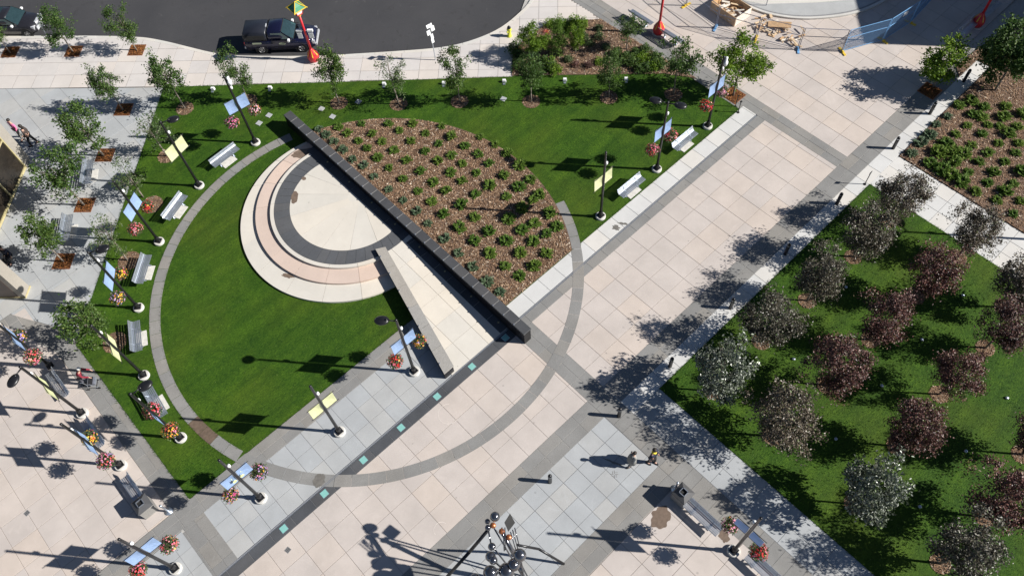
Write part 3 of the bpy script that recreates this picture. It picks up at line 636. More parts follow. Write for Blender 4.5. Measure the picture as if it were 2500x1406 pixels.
FORM = {
 'green': [tree_meshes(s, 'leaf_green', clumps=50, leaves=62, rx=1.12, cz=2.5, rz=1.6) for s in (11, 12, 13)],
 'sparse': [tree_meshes(s, 'leaf_pale', clumps=34, leaves=44, L=.15, gap=.36, rx=1.08, rz=1.5, cz=2.5) for s in (21, 22)],
 'bright': [tree_meshes(s, 'leaf_bright', clumps=84, leaves=66, rx=1.3, cz=2.55) for s in (31, 32)],
 'purple': [tree_meshes(s, 'leaf_purple', clumps=118, leaves=74, L=.13, rx=1.30, rz=1.34, cz=2.5, gap=.14) for s in (41, 42, 43, 44)],
 'bronze': [tree_meshes(s, 'leaf_bronze', clumps=116, leaves=74, L=.13, rx=1.30, rz=1.32, cz=2.5, gap=.14) for s in (51, 52, 53)],
 'silver': [tree_meshes(s, 'leaf_silver', clumps=96, leaves=54, L=.19, rx=1.55, rz=1.45, cz=2.6, gap=.14) for s in (61, 62)],
 'dark': [tree_meshes(71, 'leaf_green', clumps=120, leaves=72, L=.2, rx=1.7, rz=1.7, cz=2.6, gap=.06, limbs=14)],
 'conifer': [tree_meshes(81, 'juniper', clumps=90, leaves=70, L=.12, rx=1.0, rz=1.9, cz=2.1, gap=.05, limbs=18, cone=True)],
}
def tree(kind, pos, h, label, group, w=1.0, name='tree', var=None, rz=None, cat='tree'):
    t = thing(name, label, cat, (*pos, 0.02), random.uniform(0, 6.28) if rz is None else rz, group)
    tm, cm = FORM[kind][random.randrange(len(FORM[kind])) if var is None else var % len(FORM[kind])]
    link('trunk', tm, t); link('crown', cm, t); s = h / 4.35
    t.scale = (s * w, s * w, s); return t
G1 = 'street trees in square mulch pits'; G2 = 'young trees in the ring lawn'
def pit(pos, rz, label, size=.98, z=0.004):
    p = thing('tree_pit', label, 'tree pit', (*pos, 0), rz, 'square tree pits')
    MB().box((0, 0, -.02), (size, size, .05)).build('soil', 'soil', p)
    for sx, sy, lx, ly in ((0, 1, size + .1, .05), (0, -1, size + .1, .05), (1, 0, .05, size), (-1, 0, .05, size)): MB().box((sx * (size / 2 + .025), sy * (size / 2 + .025), 0.0), (lx, ly, .03)).build('steel_edge', 'copper', p)
    h = size / 2 - .03; chips('mulch', rect(-h, h, -h, h), 700, .012, .12, None, 'rustmulch', p, seed=int(pos[0] * 10) % 97)
for pos, tb, top, var, lab in (((2.57, 56.56),(2.54, 56.47),(2.9,),0,'at the left edge beside the dark car'), ((5.81, 53.30),(5.75, 53.30),(3.9,),1,'in front of the dark car at top left'), ((9.02, 50.12),(9.00, 50.09),(3.8,),2,'farthest from the dark car at top left'),
                           ((5.55, 45.74),(5.50, 45.69),(3.95,),0,'nearest the street in the side walk row'), ((2.74, 43.07),(2.64, 43.10),(4.6,),1,'second from the street in the side walk row'), ((-0.12, 40.37),(-0.15, 40.40),(4.9,),2,'third from the street in the side walk row'), ((-3.01, 37.51),(-3.01, 37.48),(4.4,),0,'nearest the granite fin wall')):
    pit(pos, R_(45), 'rust mulch pit of the tree ' + lab)
    tree('green', tb, top[0], 'green tree in square pit ' + lab, G1, .84 + .08 * (var == 1) + .12 * (top[0] > 4.5), var=var)
for pos, lab in (((34.13, 18.08), 'beside the lamp post at the promenade corner'), ((42.90, 9.58), 'near the shaded top right corner')):
    pit(pos, 0, 'square mulch pit of the bright tree ' + lab, 1.02)
tree('bright', (34.08, 18.08), 4.6, 'bright yellow green tree in a square pit beside the lamp post', G1, .95, var=0)
tree('bright', (43.32, 9.60), 3.7, 'bright yellow green tree in a square pit near the shaded corner', G1, 1.2, var=1)
def mulch_ring(pos, label, r=.62):
    m = thing('mulch_ring', label, 'mulch ring', (*pos, 0.02), 0, 'round mulch rings of the lawn trees')
    MB().lathe([(r, -.03), (r, .004), (r * .5, .015), (1e-5, .02)], n=20).build('soil', 'soil', m)
    poly = [(r * math.cos(i * .5), r * math.sin(i * .5)) for i in range(12)]
    chips('bark_chips', poly, 520, .008, .10, None, 'chips', m, seed=int(pos[0] * 31) % 89)
lawn_trees = [((8.49, 42.82), 4.6, 'green', .95, 'at the top left corner of the ring lawn'), ((5.52, 40.11), 4.0, 'sparse', 1.05, 'beside the yellow banner post at upper left'), ((2.77, 38.29), 3.7, 'sparse', 1.1, 'behind the red flower baskets on the left lawn'), ((-0.25, 34.83), 4.0, 'sparse', 1.0, 'beside the middle left bench'), ((-3.75, 30.48), 4.6, 'green', 1.05, 'at the lower left lawn edge by the yellow banner'),
              ((11.85, 40.34), 4.6, 'green', .72, 'behind the blue banner at upper left'), ((15.94, 35.84), 4.7, 'green', .85, 'near the red lantern base'), ((18.62, 32.94), 4.6, 'sparse', .8, 'thin and pale, second right of the red lantern'), ((21.53, 30.26), 4.5, 'green', .75, 'below the grey sign post'), ((24.76, 26.93), 4.3, 'green', .8, 'at the left end of the garden bed'), ((28.47, 23.62), 4.0, 'green', .85, 'below the middle of the garden bed'), ((31.52, 20.83), 4.7, 'green', .9, 'at the right end of the garden bed')]
for i, (p, h, k, wd, lab) in enumerate(lawn_trees):
    mulch_ring((2.87, 37.39) if i == 2 else (-0.20, 34.74) if i == 3 else (-3.46, 30.51) if i == 4 else p, 'mulch ring of the lawn tree ' + lab, .66 if i in (2, 3, 4) else .58)
    tree(k, p, h, 'young green tree ' + lab, G2, wd * .88, var=i)
tl = [((32.53, 5.80), 'bronze', 'top corner tree nearest the garden path'), ((29.09, 5.75), 'bronze', 'second along the promenade edge from the path'), ((25.02, 5.85), 'bronze', 'third along the promenade edge from the path'), ((21.32, 6.04), 'bronze', 'fourth along the promenade edge, next to the silvery green tree'), ((17.36, 6.02), 'silver', 'silvery green tree at the lawn corner by the promenade'),
      ((33.08, 1.75), 'bronze', 'overhanging the garden path'), ((29.29, 1.96), 'purple', 'second row, second from the garden path'), ((25.40, 2.17), 'purple', 'second row, third from the garden path'), ((21.65, 2.27), 'purple', 'second row, reddest, beside the silvery green tree'), ((17.56, 2.47), 'bronze', 'greyest, below the silvery green tree'),
      ((31.97, -1.60), 'bronze', 'at the right edge below the garden path'), ((29.12, -2.18), 'purple', 'third row at the right edge'), ((25.21, -1.94), 'purple', 'third row, with its mulch ring showing at the left'), ((21.41, -2.00), 'purple', 'third row, above the large silver leaved tree'), ((17.59, -2.21), 'silver', 'large silver leaved tree at the lower right'),
      ((25.24, -6.31), 'purple', 'fourth row at the right edge'), ((21.34, -6.66), 'purple', 'fourth row in the lower right corner'), ((18.07, -6.40), 'bronze', 'bottom edge tree right of the silver leaved tree')]
for i, (p, k, lab) in enumerate(tl):
    mulch_ring(p, 'mulch ring, ' + lab, .47)
    tree(k, p, random.uniform(4.1, 4.7) if k != 'silver' else 4.4, {'bronze': 'grey bronze leaved tree, ', 'purple': 'purple leaved tree, ', 'silver': ''}[k] + lab, 'trees of the tree lawn', random.uniform(.82, .98), var=i)
tree('dark', (45.64, 6.75), 4.9, 'large dark green tree at the right edge beside the juniper bed', None, 1.0)
# junipers
def juniper_mesh(seed, mat, r=.40, n=420):
    rnd = random.Random(seed); mb = MB()
    for _ in range(n // 12):
        a = rnd.uniform(0, 6.283); el = rnd.uniform(.15, 1.25); Ln = r * rnd.uniform(.65, 1.2)
        d = Vector((math.cos(a) * math.cos(el), math.sin(a) * math.cos(el), math.sin(el) * .8)); side = Vector((-math.sin(a), math.cos(a), 0))
        for k in range(12):
            t = .25 + .75 * k / 11; c = d * Ln * t; sgn = 1 if k % 2 else -1
            e = (d * .5 + side * sgn * rnd.uniform(.4, .9) + Vector((0, 0, rnd.uniform(-.1, .5)))).normalized(); wv = e.cross(Vector((0, 0, 1)) + d * .3).normalized()
            ll = rnd.uniform(.09, .16) * (1.25 - .5 * t); ww = .026
            mb.add([c - wv * ww, c + wv * ww, c + e * ll + wv * ww * .5, c + e * ll - wv * ww * .5], [(0, 1, 2, 3)])
    return mb.mesh('foliage', mat)
stem_mesh = MB().tube((0, 0, -.05), (0, 0, .18), .03, .02, 6).mesh('stem', 'bark')
JUN = [juniper_mesh(s, 'juniper', .42, 680) for s in range(4)] + [juniper_mesh(s + 9, 'juniper_blue', .38, 600) for s in range(2)]
def juniper(p, s, v, label, group):
    t = thing('juniper_shrub', label, 'shrub', (*p, 0.05), random.uniform(0, 6.28), group); t.scale = (s, s, s * random.uniform(.8, 1.05))
    link('foliage', JUN[v], t); link('stem', stem_mesh, t)
bedA = [(13.64, 34.92), (13.68, 34.15), (14.61, 34.10), (15.83, 33.26), (17.02, 32.03), (18.14, 30.92), (19.32, 29.45), (14.71, 33.26), (15.80, 32.09), (17.16, 31.08), (18.20, 29.70), (19.16, 28.35), (13.70, 33.35), (14.80, 32.26), (15.83, 31.17), (17.12, 29.85), (18.22, 28.45), (19.24, 27.13), (13.71, 32.40), (14.82, 31.37), (15.91, 30.07), (17.23, 28.59), (18.17, 27.21), (19.38, 26.06), (20.41, 27.00), (13.64, 31.36), (14.83, 30.34), (15.95, 28.85), (17.30, 27.45), (18.19, 26.21), (13.82, 30.46), (14.81, 29.16), (16.00, 27.58), (17.23, 26.21), (18.32, 25.03), (19.35, 25.03), (13.75, 29.35), (14.86, 27.90), (16.02, 26.36), (17.29, 25.20), (18.24, 23.76), (13.75, 27.92), (14.90, 26.55), (16.13, 25.35), (17.20, 23.92), (13.85, 26.65), (14.98, 25.35), (16.08, 23.90), (13.89, 25.43), (14.90, 24.17), (16.03, 22.68), (13.79, 24.29), (14.90, 22.78), (15.94, 21.32), (13.78, 22.77), (14.90, 21.43), (13.69, 21.49), (14.95, 20.18), (13.65, 20.22), (13.55, 18.90), (20.63, 25.92), (20.70, 24.84), (20.58, 23.62), (19.35, 23.71), (20.26, 22.35), (19.39, 22.42), (18.36, 22.44), (19.85, 21.14), (19.32, 21.17), (18.42, 21.19), (17.36, 21.17), (19.31, 19.77), (18.19, 19.89), (17.37, 20.03), (18.97, 18.81), (18.17, 18.86), (17.28, 19.00), (16.19, 20.13), (16.20, 19.00), (17.21, 17.88), (14.97, 18.93), (16.16, 17.79), (15.14, 17.89), (13.63, 17.91)]
ORD = ['first', 'second', 'third', 'fourth', 'fifth', 'sixth', 'seventh', 'eighth', 'ninth', 'tenth', 'eleventh', 'twelfth', 'thirteenth', 'fourteenth', 'fifteenth', 'sixteenth', 'seventeenth', 'eighteenth']
def row(x): return sum(x > e for e in (14.3, 15.45, 16.6, 17.75, 18.7, 19.95))
for i, p in enumerate(bedA):
    blue = (p[0] < 14.6); k = row(p[0]); n_ = 1 + sum(1 for q in bedA if row(q[0]) == k and q[1] < p[1])
    juniper(p, random.uniform(.66, .90) * (1.16 if p[1] < 24 else 1.0), (4 + i % 2) if blue else i % 4, '%s juniper, %s from the white walk in the %s row from the black wall' % ('blue green' if blue else 'green', ORD[n_ - 1], ORD[k]), 'junipers in the half round bed')
bedB = [(41.67, 7.64), (40.63, 7.78), (42.93, 7.64), (43.73, 7.26), (43.80, 6.46), (42.81, 6.65), (43.01, 6.20), (41.80, 6.40), (40.72, 6.53), (39.60, 7.57), (38.70, 7.61), (37.61, 7.55), (39.69, 6.53), (38.75, 6.44), (39.38, 5.92), (39.66, 5.40), (38.75, 5.41), (37.71, 6.36), (37.76, 5.63), (37.75, 5.08), (37.76, 4.40), (37.66, 3.41), (38.66, 4.44), (40.63, 5.40), (41.80, 5.43), (42.70, 5.54), (43.10, 5.01), (42.87, 4.34), (41.83, 4.35), (43.92, 5.20), (44.78, 5.55), (40.74, 4.41), (39.76, 4.44), (39.66, 3.42), (38.74, 3.25), (37.91, 2.25), (40.81, 3.37), (38.82, 2.24), (39.70, 2.22), (41.84, 3.29), (42.63, 3.53), (40.80, 2.32), (38.82, 1.28), (37.73, 1.12), (44.93, 4.53), (43.79, 4.24)]
for i, p in enumerate(bedB): juniper(p, (random.uniform(1.0, 1.3) if i in (12, 13, 14, 15, 16, 18, 19, 20) else random.uniform(.7, 1.1)), (4 + i % 2) if i in (0, 1, 9, 10, 11) else i % 4, 'blue green juniper at the edge of the right hand bed by the bollards' if i in (0, 1, 9, 10, 11) else 'large spreading juniper merging with others near the bed corner' if i in (12, 13, 14, 15, 16, 18, 19, 20) else 'green juniper in the shaded far part of the right hand bed' if i in (3, 4, 25, 26, 27, 29, 30, 44, 45) else 'green juniper on open bark in the right hand bed', 'junipers in the right hand bed')
# mixed planting of the garden bed by the street
tree('bright', (27.37, 29.71), 2.9, 'small light green tree at the left end of the garden bed', None, .88, var=0)
tree('conifer', (28.94, 28.73), 3.2, 'small dark conifer in the garden bed', None, 1.0)
tree('bright', (29.78, 27.87), 2.7, 'small yellow green tree in the middle of the garden bed', None, .72, var=1)
tree('green', (32.47, 25.73), 2.9, 'dense dark green small tree by the grey paving of the garden bed', None, .95, var=2)
def bush_mesh(seed, mat, n=520, L=.13, r=.5):
    rnd = random.Random(seed); mb = MB()
    for _ in range(n):
        d = Vector((rnd.gauss(0, 1), rnd.gauss(0, 1), abs(rnd.gauss(0, 1)))).normalized() * r * rnd.uniform(.45, 1.05); d.z *= .95
        k = 1 + .25 * math.sin(d.x * 9 + seed) * math.cos(d.y * 8); leaf(mb, rnd, d * k + Vector((0, 0, .08)), L * rnd.uniform(.7, 1.2), L * .5)
    return mb.mesh('foliage', mat)
BUSH = {k: bush_mesh(i + 90, m) for i, (k, m) in enumerate((('green', 'leaf_green'), ('pale', 'leaf_pale'), ('bright', 'leaf_bright'), ('purple', 'leaf_purple')))}
BUSH['orange'] = bush_mesh(99, 'flowers_red', 160, .09, .35)
garden = [([(30.56, 31.06), (31.82, 29.97), (32.10, 29.50), (31.08, 30.27), (29.07, 30.07)], 'bright', .95, 'rounded light green shrub at the top of the garden bed'), ([(31.53, 29.22), (32.57, 28.37), (31.99, 27.82), (31.59, 26.76), (31.11, 27.82), (31.22, 28.50), (29.02, 27.77)], 'pale', .7, 'small pale shrub on open bark in the garden bed'), ([(26.90, 30.53), (26.36, 29.72), (26.43, 28.93), (27.01, 28.44), (27.69, 28.06), (27.66, 28.64), (32.70, 23.40), (27.19, 31.07)], 'green', .98, 'dark leafy shrub at the lower edge of the garden bed'),
          ([(27.70, 27.72), (30.28, 26.13), (32.78, 23.97), (32.38, 23.30), (27.86, 28.53), (32.33, 24.32)], 'bright', .85, 'bright leafy shrub low in the garden bed'), ([(32.54, 24.99), (33.14, 24.69), (31.68, 24.46), (31.60, 23.78), (31.99, 23.48), (31.63, 25.88), (31.64, 25.04), (33.04, 23.70), (32.78, 23.04)], 'green', .95, 'green shrub at the right end of the garden bed'), ([(29.56, 26.45), (29.01, 27.12)], 'purple', .6, 'purple leaved shrub in the shade of the garden bed'), ([(29.89, 30.71), (27.44, 30.86)], 'orange', .7, 'orange flowering shrub in the garden bed')]
for pts, k, s, lab in garden:
    for p in pts:
        t = thing('garden_shrub', lab, 'shrub', (*p, .05), random.uniform(0, 6.28), lab + 's'); q = s * random.uniform(.85, 1.15); t.scale = (q, q, q)
        link('foliage', BUSH[k], t); link('stem', stem_mesh, t)

# grass blades: ragged along every lawn edge, loose tufts over the turf
def grass_blades(label, lines, polys, n, seed):
    rnd = random.Random(seed); mb = MB()
    def blade(x, y, L):
        a = rnd.uniform(0, 6.283); d = Vector((math.cos(a), math.sin(a), rnd.uniform(.25, 1.1))).normalized(); s = Vector((-math.sin(a), math.cos(a), 0)) * rnd.uniform(.007, .014)
        c = Vector((x, y, .018)); mb.add([c - s, c + s, c + d * L + s * .3, c + d * L - s * .3], [(0, 1, 2, 3)])
    for ln in lines:
        for a, b in zip(ln, ln[1:]):
            L = math.hypot(b[0] - a[0], b[1] - a[1])
            for k in range(int(L * 38)):
                t = rnd.random(); x, y = a[0] + (b[0] - a[0]) * t + rnd.gauss(0, .03), a[1] + (b[1] - a[1]) * t + rnd.gauss(0, .03)
                if in_view(x, y, 0, .03): blade(x, y, rnd.uniform(.04, .10))
    for poly, cut in polys:
        xs = [p[0] for p in poly]; ys = [p[1] for p in poly]
        for _ in range(n):
            x, y = rnd.uniform(min(xs), max(xs)), rnd.uniform(min(ys), max(ys))
            if inside((x, y), poly) and not cut(x, y) and in_view(x, y, 0, .03): blade(x, y, rnd.uniform(.04, .09))
    o = mb.build('grass', 'blades'); tag(o, label, 'grass', kind='stuff')
def arcl(cx, cy, r, a0, a1, n=90): return [(cx + r * math.cos(R_(a0 + (a1 - a0) * i / n)), cy + r * math.sin(R_(a0 + (a1 - a0) * i / n))) for i in range(n + 1)]
def nolawn(x, y):
    r = math.hypot(x - CX, y - CY)
    return (x > 12.4 and r < RI) or (RI < r < RO and (x < 12.4 or y < 19.9)) or math.hypot(x - 10.97, y - 28.47) < 6.3 or (12.3 < x < 13 ) or (x > swall(y) - .35 and x < 12.5 and y < 24.6)
grass_blades('mown green grass around the ring and the half round bed', [[(-5.08, 20.12), (-5.08, 31.95), (8.52, 45.58), (25.42, 29.42), (33.42, 20.9), (33.42, 17.09), (20.4, 17.09)], [(-5.0, 20.12), (-3, 20.12)], [(-1.8, 20.12), (8.6, 20.12)], arcl(CX, CY, RI, 82, 199), arcl(CX, CY, RO, 78, 197), arcl(CX, CY, RO, -36, -20), arcl(CX, CY, RI + .02, -20, 70), arcl(10.97, 28.47, 6.29, 90, 262)], [(LAWN, nolawn)], 60000, 21)
grass_blades('green grass under the purple and bronze trees', [[(15.56, -12), (15.56, 7.99), (34.05, 7.99), (34.05, -12)]], [([(15.56, -14), (34.05, -14), (34.05, 7.99), (15.56, 7.99)], lambda x, y: False)], 40000, 22)
# ------------------------------------------------------------------ lamp posts with banners and flower baskets
def banner_mesh(sgn, mat, emb):
    mb = MB(); n = 8
    for i in range(n + 1):
        for j in range(n + 1):
            u, v = i / n, j / n; x = sgn * (.11 + .58 * u + .03 * math.sin(v * 3.14) * (u - 1)); z = 3.02 + .95 * v; y = .07 * math.sin(u * 2.6 + .5) * math.sin(v * 3.14) + .05 * v * u
            mb.v.append((x, y - .004, z))
    q = len(mb.v); mb.v += [(x, y + .008, z) for x, y, z in mb.v]
    for o in (0, q):
        for i in range(n):
            for j in range(n):
                f = (o + i * (n + 1) + j, o + (i + 1) * (n + 1) + j, o + (i + 1) * (n + 1) + j + 1, o + i * (n + 1) + j + 1)
                mb.f.append(f if o else f[::-1]); mb.mi.append(0)
    if emb:
        for a, l in ((.5, .26), (1.1, .30), (1.7, .28), (2.3, .22)):     # leaf spray printed on the cloth
            c = Vector((sgn * .18, -.075, 3.3)); d = Vector((math.cos(a) * sgn * .6, 0, math.sin(a))); s = Vector((d.z, 0, -d.x))
            for yy in (-.03, .14): mb.add([c + Vector((0, yy, 0)), c + d * l * .5 + s * .05 + Vector((0, yy, 0)), c + d * l + Vector((0, yy, 0)), c + d * l * .5 - s * .05 + Vector((0, yy, 0))], [(0, 1, 2, 3)], 1)
    return mb.mesh('banner', [mat, 'emblem'], True)
BAN = {(m, s, e): banner_mesh(s, 'banner_' + m, e) for m in ('blue', 'yellow') for s in (-1, 1) for e in (0, 1) if not (m == 'yellow' and e)}
L_foot = MB().lathe([(.295, -.05), (.295, .14), (.27, .17), (1e-5, .17)], n=24).mesh('footing', 'footing', False)
L_base = MB().box((0, 0, .20), (.34, .34, .06)).lathe([(.13, .22), (.12, .5), (.09, .56), (1e-5, .56)], n=12).mesh('base_plate', 'black')
L_pole = MB().lathe([(.082, .18), (.072, 3.0), (.06, 5.66), (.066, 5.68), (.066, 5.74), (1e-5, 5.76)], n=12).mesh('pole', 'black', True)
L_arms = MB().tube((-.78, 0, 3.98), (.78, 0, 3.98), .016, .016, 6).tube((-.80, 0, 3.0), (.80, 0, 3.0), .018, .018, 6).mesh('banner_arm', 'black')
L_head = MB().tube((.05, 0, 5.62), (.42, 0, 5.70), .035, .03, 8).lathe([(.06, .02), (.24, .0), (.31, -.06), (.30, -.10), (1e-5, -.12)], (.68, 0, 5.74), 20, 0, (1.15, .82)).tube((.40, 0, 5.70), (.50, 0, 5.72), .05, .08, 8).mesh('lamp_head', 'black', True)
L_spot = MB().lathe([(.05, -.07), (.075, 0), (.075, .12), (1e-5, .15)], (.10, -.02, 4.75), 10).mesh('spotlight', 'white', True)
basket_pot = MB().lathe([(1e-5, -.20), (.14, -.18), (.22, -.05), (.24, 0), (.20, 0.01)], n=12).mesh('pot', 'soil', True)
basket_hang = MB().tube((.18, 0, 0), (0, 0, .5), .006, .006, 4).tube((-.09, .16, 0), (0, 0, .5), .006, .006, 4).tube((-.09, -.16, 0), (0, 0, .5), .006, .006, 4).mesh('hanger', 'black')
def basket_fol(seed):
    rnd = random.Random(seed); mb = MB()
    for _ in range(560):
        d = Vector((rnd.gauss(0, 1), rnd.gauss(0, 1), rnd.gauss(0, .8))).normalized() * .33 * rnd.uniform(.6, 1.22); d.z = d.z * .9 - .05; leaf(mb, rnd, d, .11, .05)
    return mb.mesh('foliage', 'leaf_pale')
def basket_flo(seed, mat):
    rnd = random.Random(seed); mb = MB()
    for _ in range(120):
        d = Vector((rnd.gauss(0, 1), rnd.gauss(0, 1), rnd.gauss(.25, .8))).normalized(); c = d * .345 * rnd.uniform(.88, 1.25); c.z = c.z * .85 - .02
        s = d.cross(Vector((.3, .2, 1))).normalized(); u = s.cross(d); r = rnd.uniform(.03, .055)
        mb.add([c + (s * math.cos(k * 1.2566) + u * math.sin(k * 1.2566)) * r for k in range(5)] + [c + d * .02], [(k, (k + 1) % 5, 5) for k in range(5)])
    return mb.mesh('flowers', mat)
BF = [basket_fol(s) for s in (1, 2)]; BL = {k: [basket_flo(s, 'flowers_' + k) for s in (3, 4)] for k in ('pink', 'red', 'mixed')}
def basket(root_loc, rz, sgn, kind, label, i):
    x, y = root_loc[0] + math.cos(rz) * .78 * sgn, root_loc[1] + math.sin(rz) * .78 * sgn
    b = thing('flower_basket', label, 'flower basket', (x, y, 2.50), random.uniform(0, 6.28), 'hanging flower baskets')
    s_ = random.uniform(.92, 1.1); b.scale = (s_, s_, s_)
    link('pot', basket_pot, b); link('hanger', basket_hang, b); link('foliage', BF[i % 2], b); link('flowers', BL[kind][i % 2], b)['kind'] = 'stuff'
def lamp(pos, rz, col, heads, label, where, kinds=None, emb=0, foot=True, cctv=False):
    t = thing('lamp_post', label, 'lamp post', (*pos, 0), rz, 'banner lamp posts')
    if foot: link('footing', L_foot, t)
    if cctv: MB().lathe([(1e-5, -.32), (.10, -.28), (.14, -.12), (.13, 0), (.08, .04), (.08, .30), (1e-5, .32)], (.13, -.1, 5.35), 14).build('camera_dome', 'white', t, True)
    link('base_plate', L_base, t); link('pole', L_pole, t); link('banner_arm', L_arms, t); link('spotlight', L_spot, t)
    if col:
        link('banner', BAN[col, -1, emb], t); link('banner', BAN[col, 1, emb], t)
    for a in heads: o = link('lamp_head', L_head, t); o.rotation_euler = (0, 0, a - rz)
    if kinds:
        basket(pos, rz, 1, kinds[0], {'pink': 'pink', 'red': 'red', 'mixed': 'many coloured'}[kinds[0]] + ' basket, upper side of lamp post ' + where, 0)
        basket(pos, rz, -1, kinds[1], {'pink': 'pink', 'red': 'red', 'mixed': 'many coloured'}[kinds[1]] + ' basket, lower side of lamp post ' + where, 1)
def tang(p): return math.atan2(p[1] - CY, p[0] - CX) + math.pi / 2
def ringlamp(p, *a, **k): lamp(p, (tang(p) % math.pi) if tang(p) % math.pi < 2.2 else tang(p) % math.pi - math.pi, *a, **k)
LB = 'black lamp post with blue banners '; LY = 'black lamp post with yellow banners '
ringlamp((10.14, 36.92), 'blue', [], LB + 'near the far end of the black wall', 'near the far end of the black wall', ('pink', 'pink'), cctv=True)
ringlamp((5.71, 36.52), 'yellow', [R_(-25)], LY + 'and one lamp head, upper left of the ring', '')
ringlamp((1.76, 34.61), 'blue', [], LB + 'on the left lawn before the thin tree', 'before the thin tree on the left', ('red', 'red'))
ringlamp((-1.40, 31.47), 'blue', [R_(-25)], LB + 'and one lamp head at the left of the ring', 'at the left of the ring', ('mixed', 'mixed'))
ringlamp((-3.31, 27.55), 'yellow', [], LY + 'beside the leafy tree at the lower left lawn', '')
ringlamp((-3.72, 23.10), 'blue', [R_(-8)], LB + 'and lamp head, lower left of the ring', 'at the lower left of the ring', ('red', 'mixed'))
lamp((-2.51, 17.64), 0, 'blue', [], LB + 'printed with leaves at the lawn bottom', 'at the bottom tip of the lawn', ('mixed', 'pink'), 1)
lamp((2.31, 17.66), 0, 'yellow', [], LY + 'on the pale grey paving below the lawn', '')
lamp((7.16, 17.57), 0, 'blue', [R_(135)], LB + 'beside the short grey ramp wall', 'beside the short ramp wall', ('mixed', 'red'))
lamp((21.27, 17.53), 0, 'yellow', [], LY + 'on the right hand lawn near the bark bed', '')
lamp((26.17, 17.54), 0, 'blue', [R_(-62), R_(118)], LB + 'and two lamp heads between the white benches', 'between the white benches', ('red', 'red'))
lamp((30.92, 17.56), 0, 'blue', [], LB + 'at the right end of the ring lawn', 'at the right end of the ring lawn', ('pink', 'red'), cctv=True)
lamp((11.87, 0.32), R_(90), 'blue', [], LB + 'beside the bench at the bottom right', 'at the bottom right', ('pink', 'red'))
lamp((-7.29, 17.68), 0, 'blue', [], LB + 'at the bottom left edge', 'at the bottom left edge', ('red', 'red'))
lamp((-6.68, 23.98), R_(90), 'blue', [], LB + 'on the pink paving between two benches', 'between two benches on pink paving', ('mixed', 'mixed'), 1)
lamp((-6.75, 27.93), R_(90), 'yellow', [R_(215)], LY + 'and one lamp head on the left pink paving', '')
lamp((-6.69, 31.62), R_(90), 'blue', [], LB + 'on the left pink paving, farthest left', 'farthest left on the pink paving', ('mixed', 'red'), foot=False)
lamp((38.0, -1.7), 0, None, [R_(60), R_(150)], 'black lamp post with two lamp heads beyond the right edge', '')

# ------------------------------------------------------------------ benches
BL2 = 1.94
prof = [(-.235, .42, .15), (-.15, .432, .03), (-.062, .43, -.03), (.026, .428, .05), (.108, .448, .42), (.168, .51, .9), (.205, .588, 1.15), (.238, .672, 1.2)]
b_slat = MB().box((0, 0, 0), (BL2, .066, .022)).mesh('slat', 'steel')
b_leg = MB().box((0, 0, .20), (.07, .10, .40)).box((0, .0, .405), (.06, .46, .035)).tube((0, .10, .41), (0, .25, .69), .025, .02, 6).box((0, 0, .02), (.12, .34, .03)).mesh('leg', 'steel')
b_clip = MB().box((0, .252, .715), (.10, .05, .03)).mesh('rail_clip', 'steel')
b_rail = MB().tube((-BL2 / 2, .255, .712), (BL2 / 2, .255, .712), .018, .018, 8).mesh('top_rail', 'steel')
b_pad = MB().box((0, -.14, .005), (.95, .56, .06)).mesh('pad', 'footing')
def bench(p, rz, label, pad=True, z=0.02):
    t = thing('bench', label, 'bench', (*p, z), rz, 'slatted steel benches')
    for y, zz, a in prof: o = link('slat', b_slat, t); o.location = (0, y, zz); o.rotation_euler = (a, 0, 0)
    for x in (-.5, .5): o = link('leg', b_leg, t); o.location = (x, 0, 0)
    for x in (-.8, 0, .8): o = link('rail_clip', b_clip, t); o.location = (x, 0, 0)
    link('top_rail', b_rail, t)
    if pad: link('pad', b_pad, t)
def ring_face(p): return math.atan2(p[1] - CY, p[0] - CX) - math.pi / 2      # back turned away from the ring's centre
for p, lab in (((8.04, 37.01), 'upper left of the ring path'), ((3.74, 35.81), 'between the yellow and red basket lamp posts'), ((0.08, 33.27), 'at the far left of the ring path'), ((-2.40, 29.68), 'beside the tree with the yellow banner'), ((-3.63, 25.51), 'half hidden by flower baskets')):
    bench(p, ring_face(p), 'blue grey slatted bench on the lawn ' + lab)
bench((23.91, 17.57), 0, 'white shining bench on the right lawn nearer the black wall'); bench((28.79, 17.66), 0, 'white shining bench on the right lawn nearer the corner tree')
for p, lab in (((-6.84, 30.12), 'in the shadow of a yellow banner on the left paving'), ((-6.81, 26.30), 'behind the middle flower basket lamp post'), ((-6.78, 22.14), 'joined to the litter bin at lower left')):
    bench(p, R_(-90), 'grey slatted bench ' + lab, False, 0.0)
bench((1.26, 42.18), R_(45 + 10), 'grey bench on the side walk nearer the street', True, -.015); bench((-1.72, 39.19), R_(45 + 10), 'grey bench on the side walk nearer the fin wall', True, -.015)
bench((35.04, 26.83), R_(90), 'grey bench seen from behind, left of the red lantern post at top', False, 0.0); bench((35.11, 24.21), R_(90), 'grey bench seen from behind, right of the red lantern post at top', False, 0.0)
bench((49.04, 10.77), R_(0), 'shaded blue bench in front of the red lantern at top right', False, 0.0); bench((51.65, 10.67), R_(0), 'shaded blue bench behind the red lantern at top right', False, 0.0)
bench((11.94, 2.25), R_(-90), 'pale bench beside the litter bin at lower right', False, 0.0); bench((12.07, -1.19), R_(-90), 'pale bench cut by the bottom edge at lower right', False, 0.0)
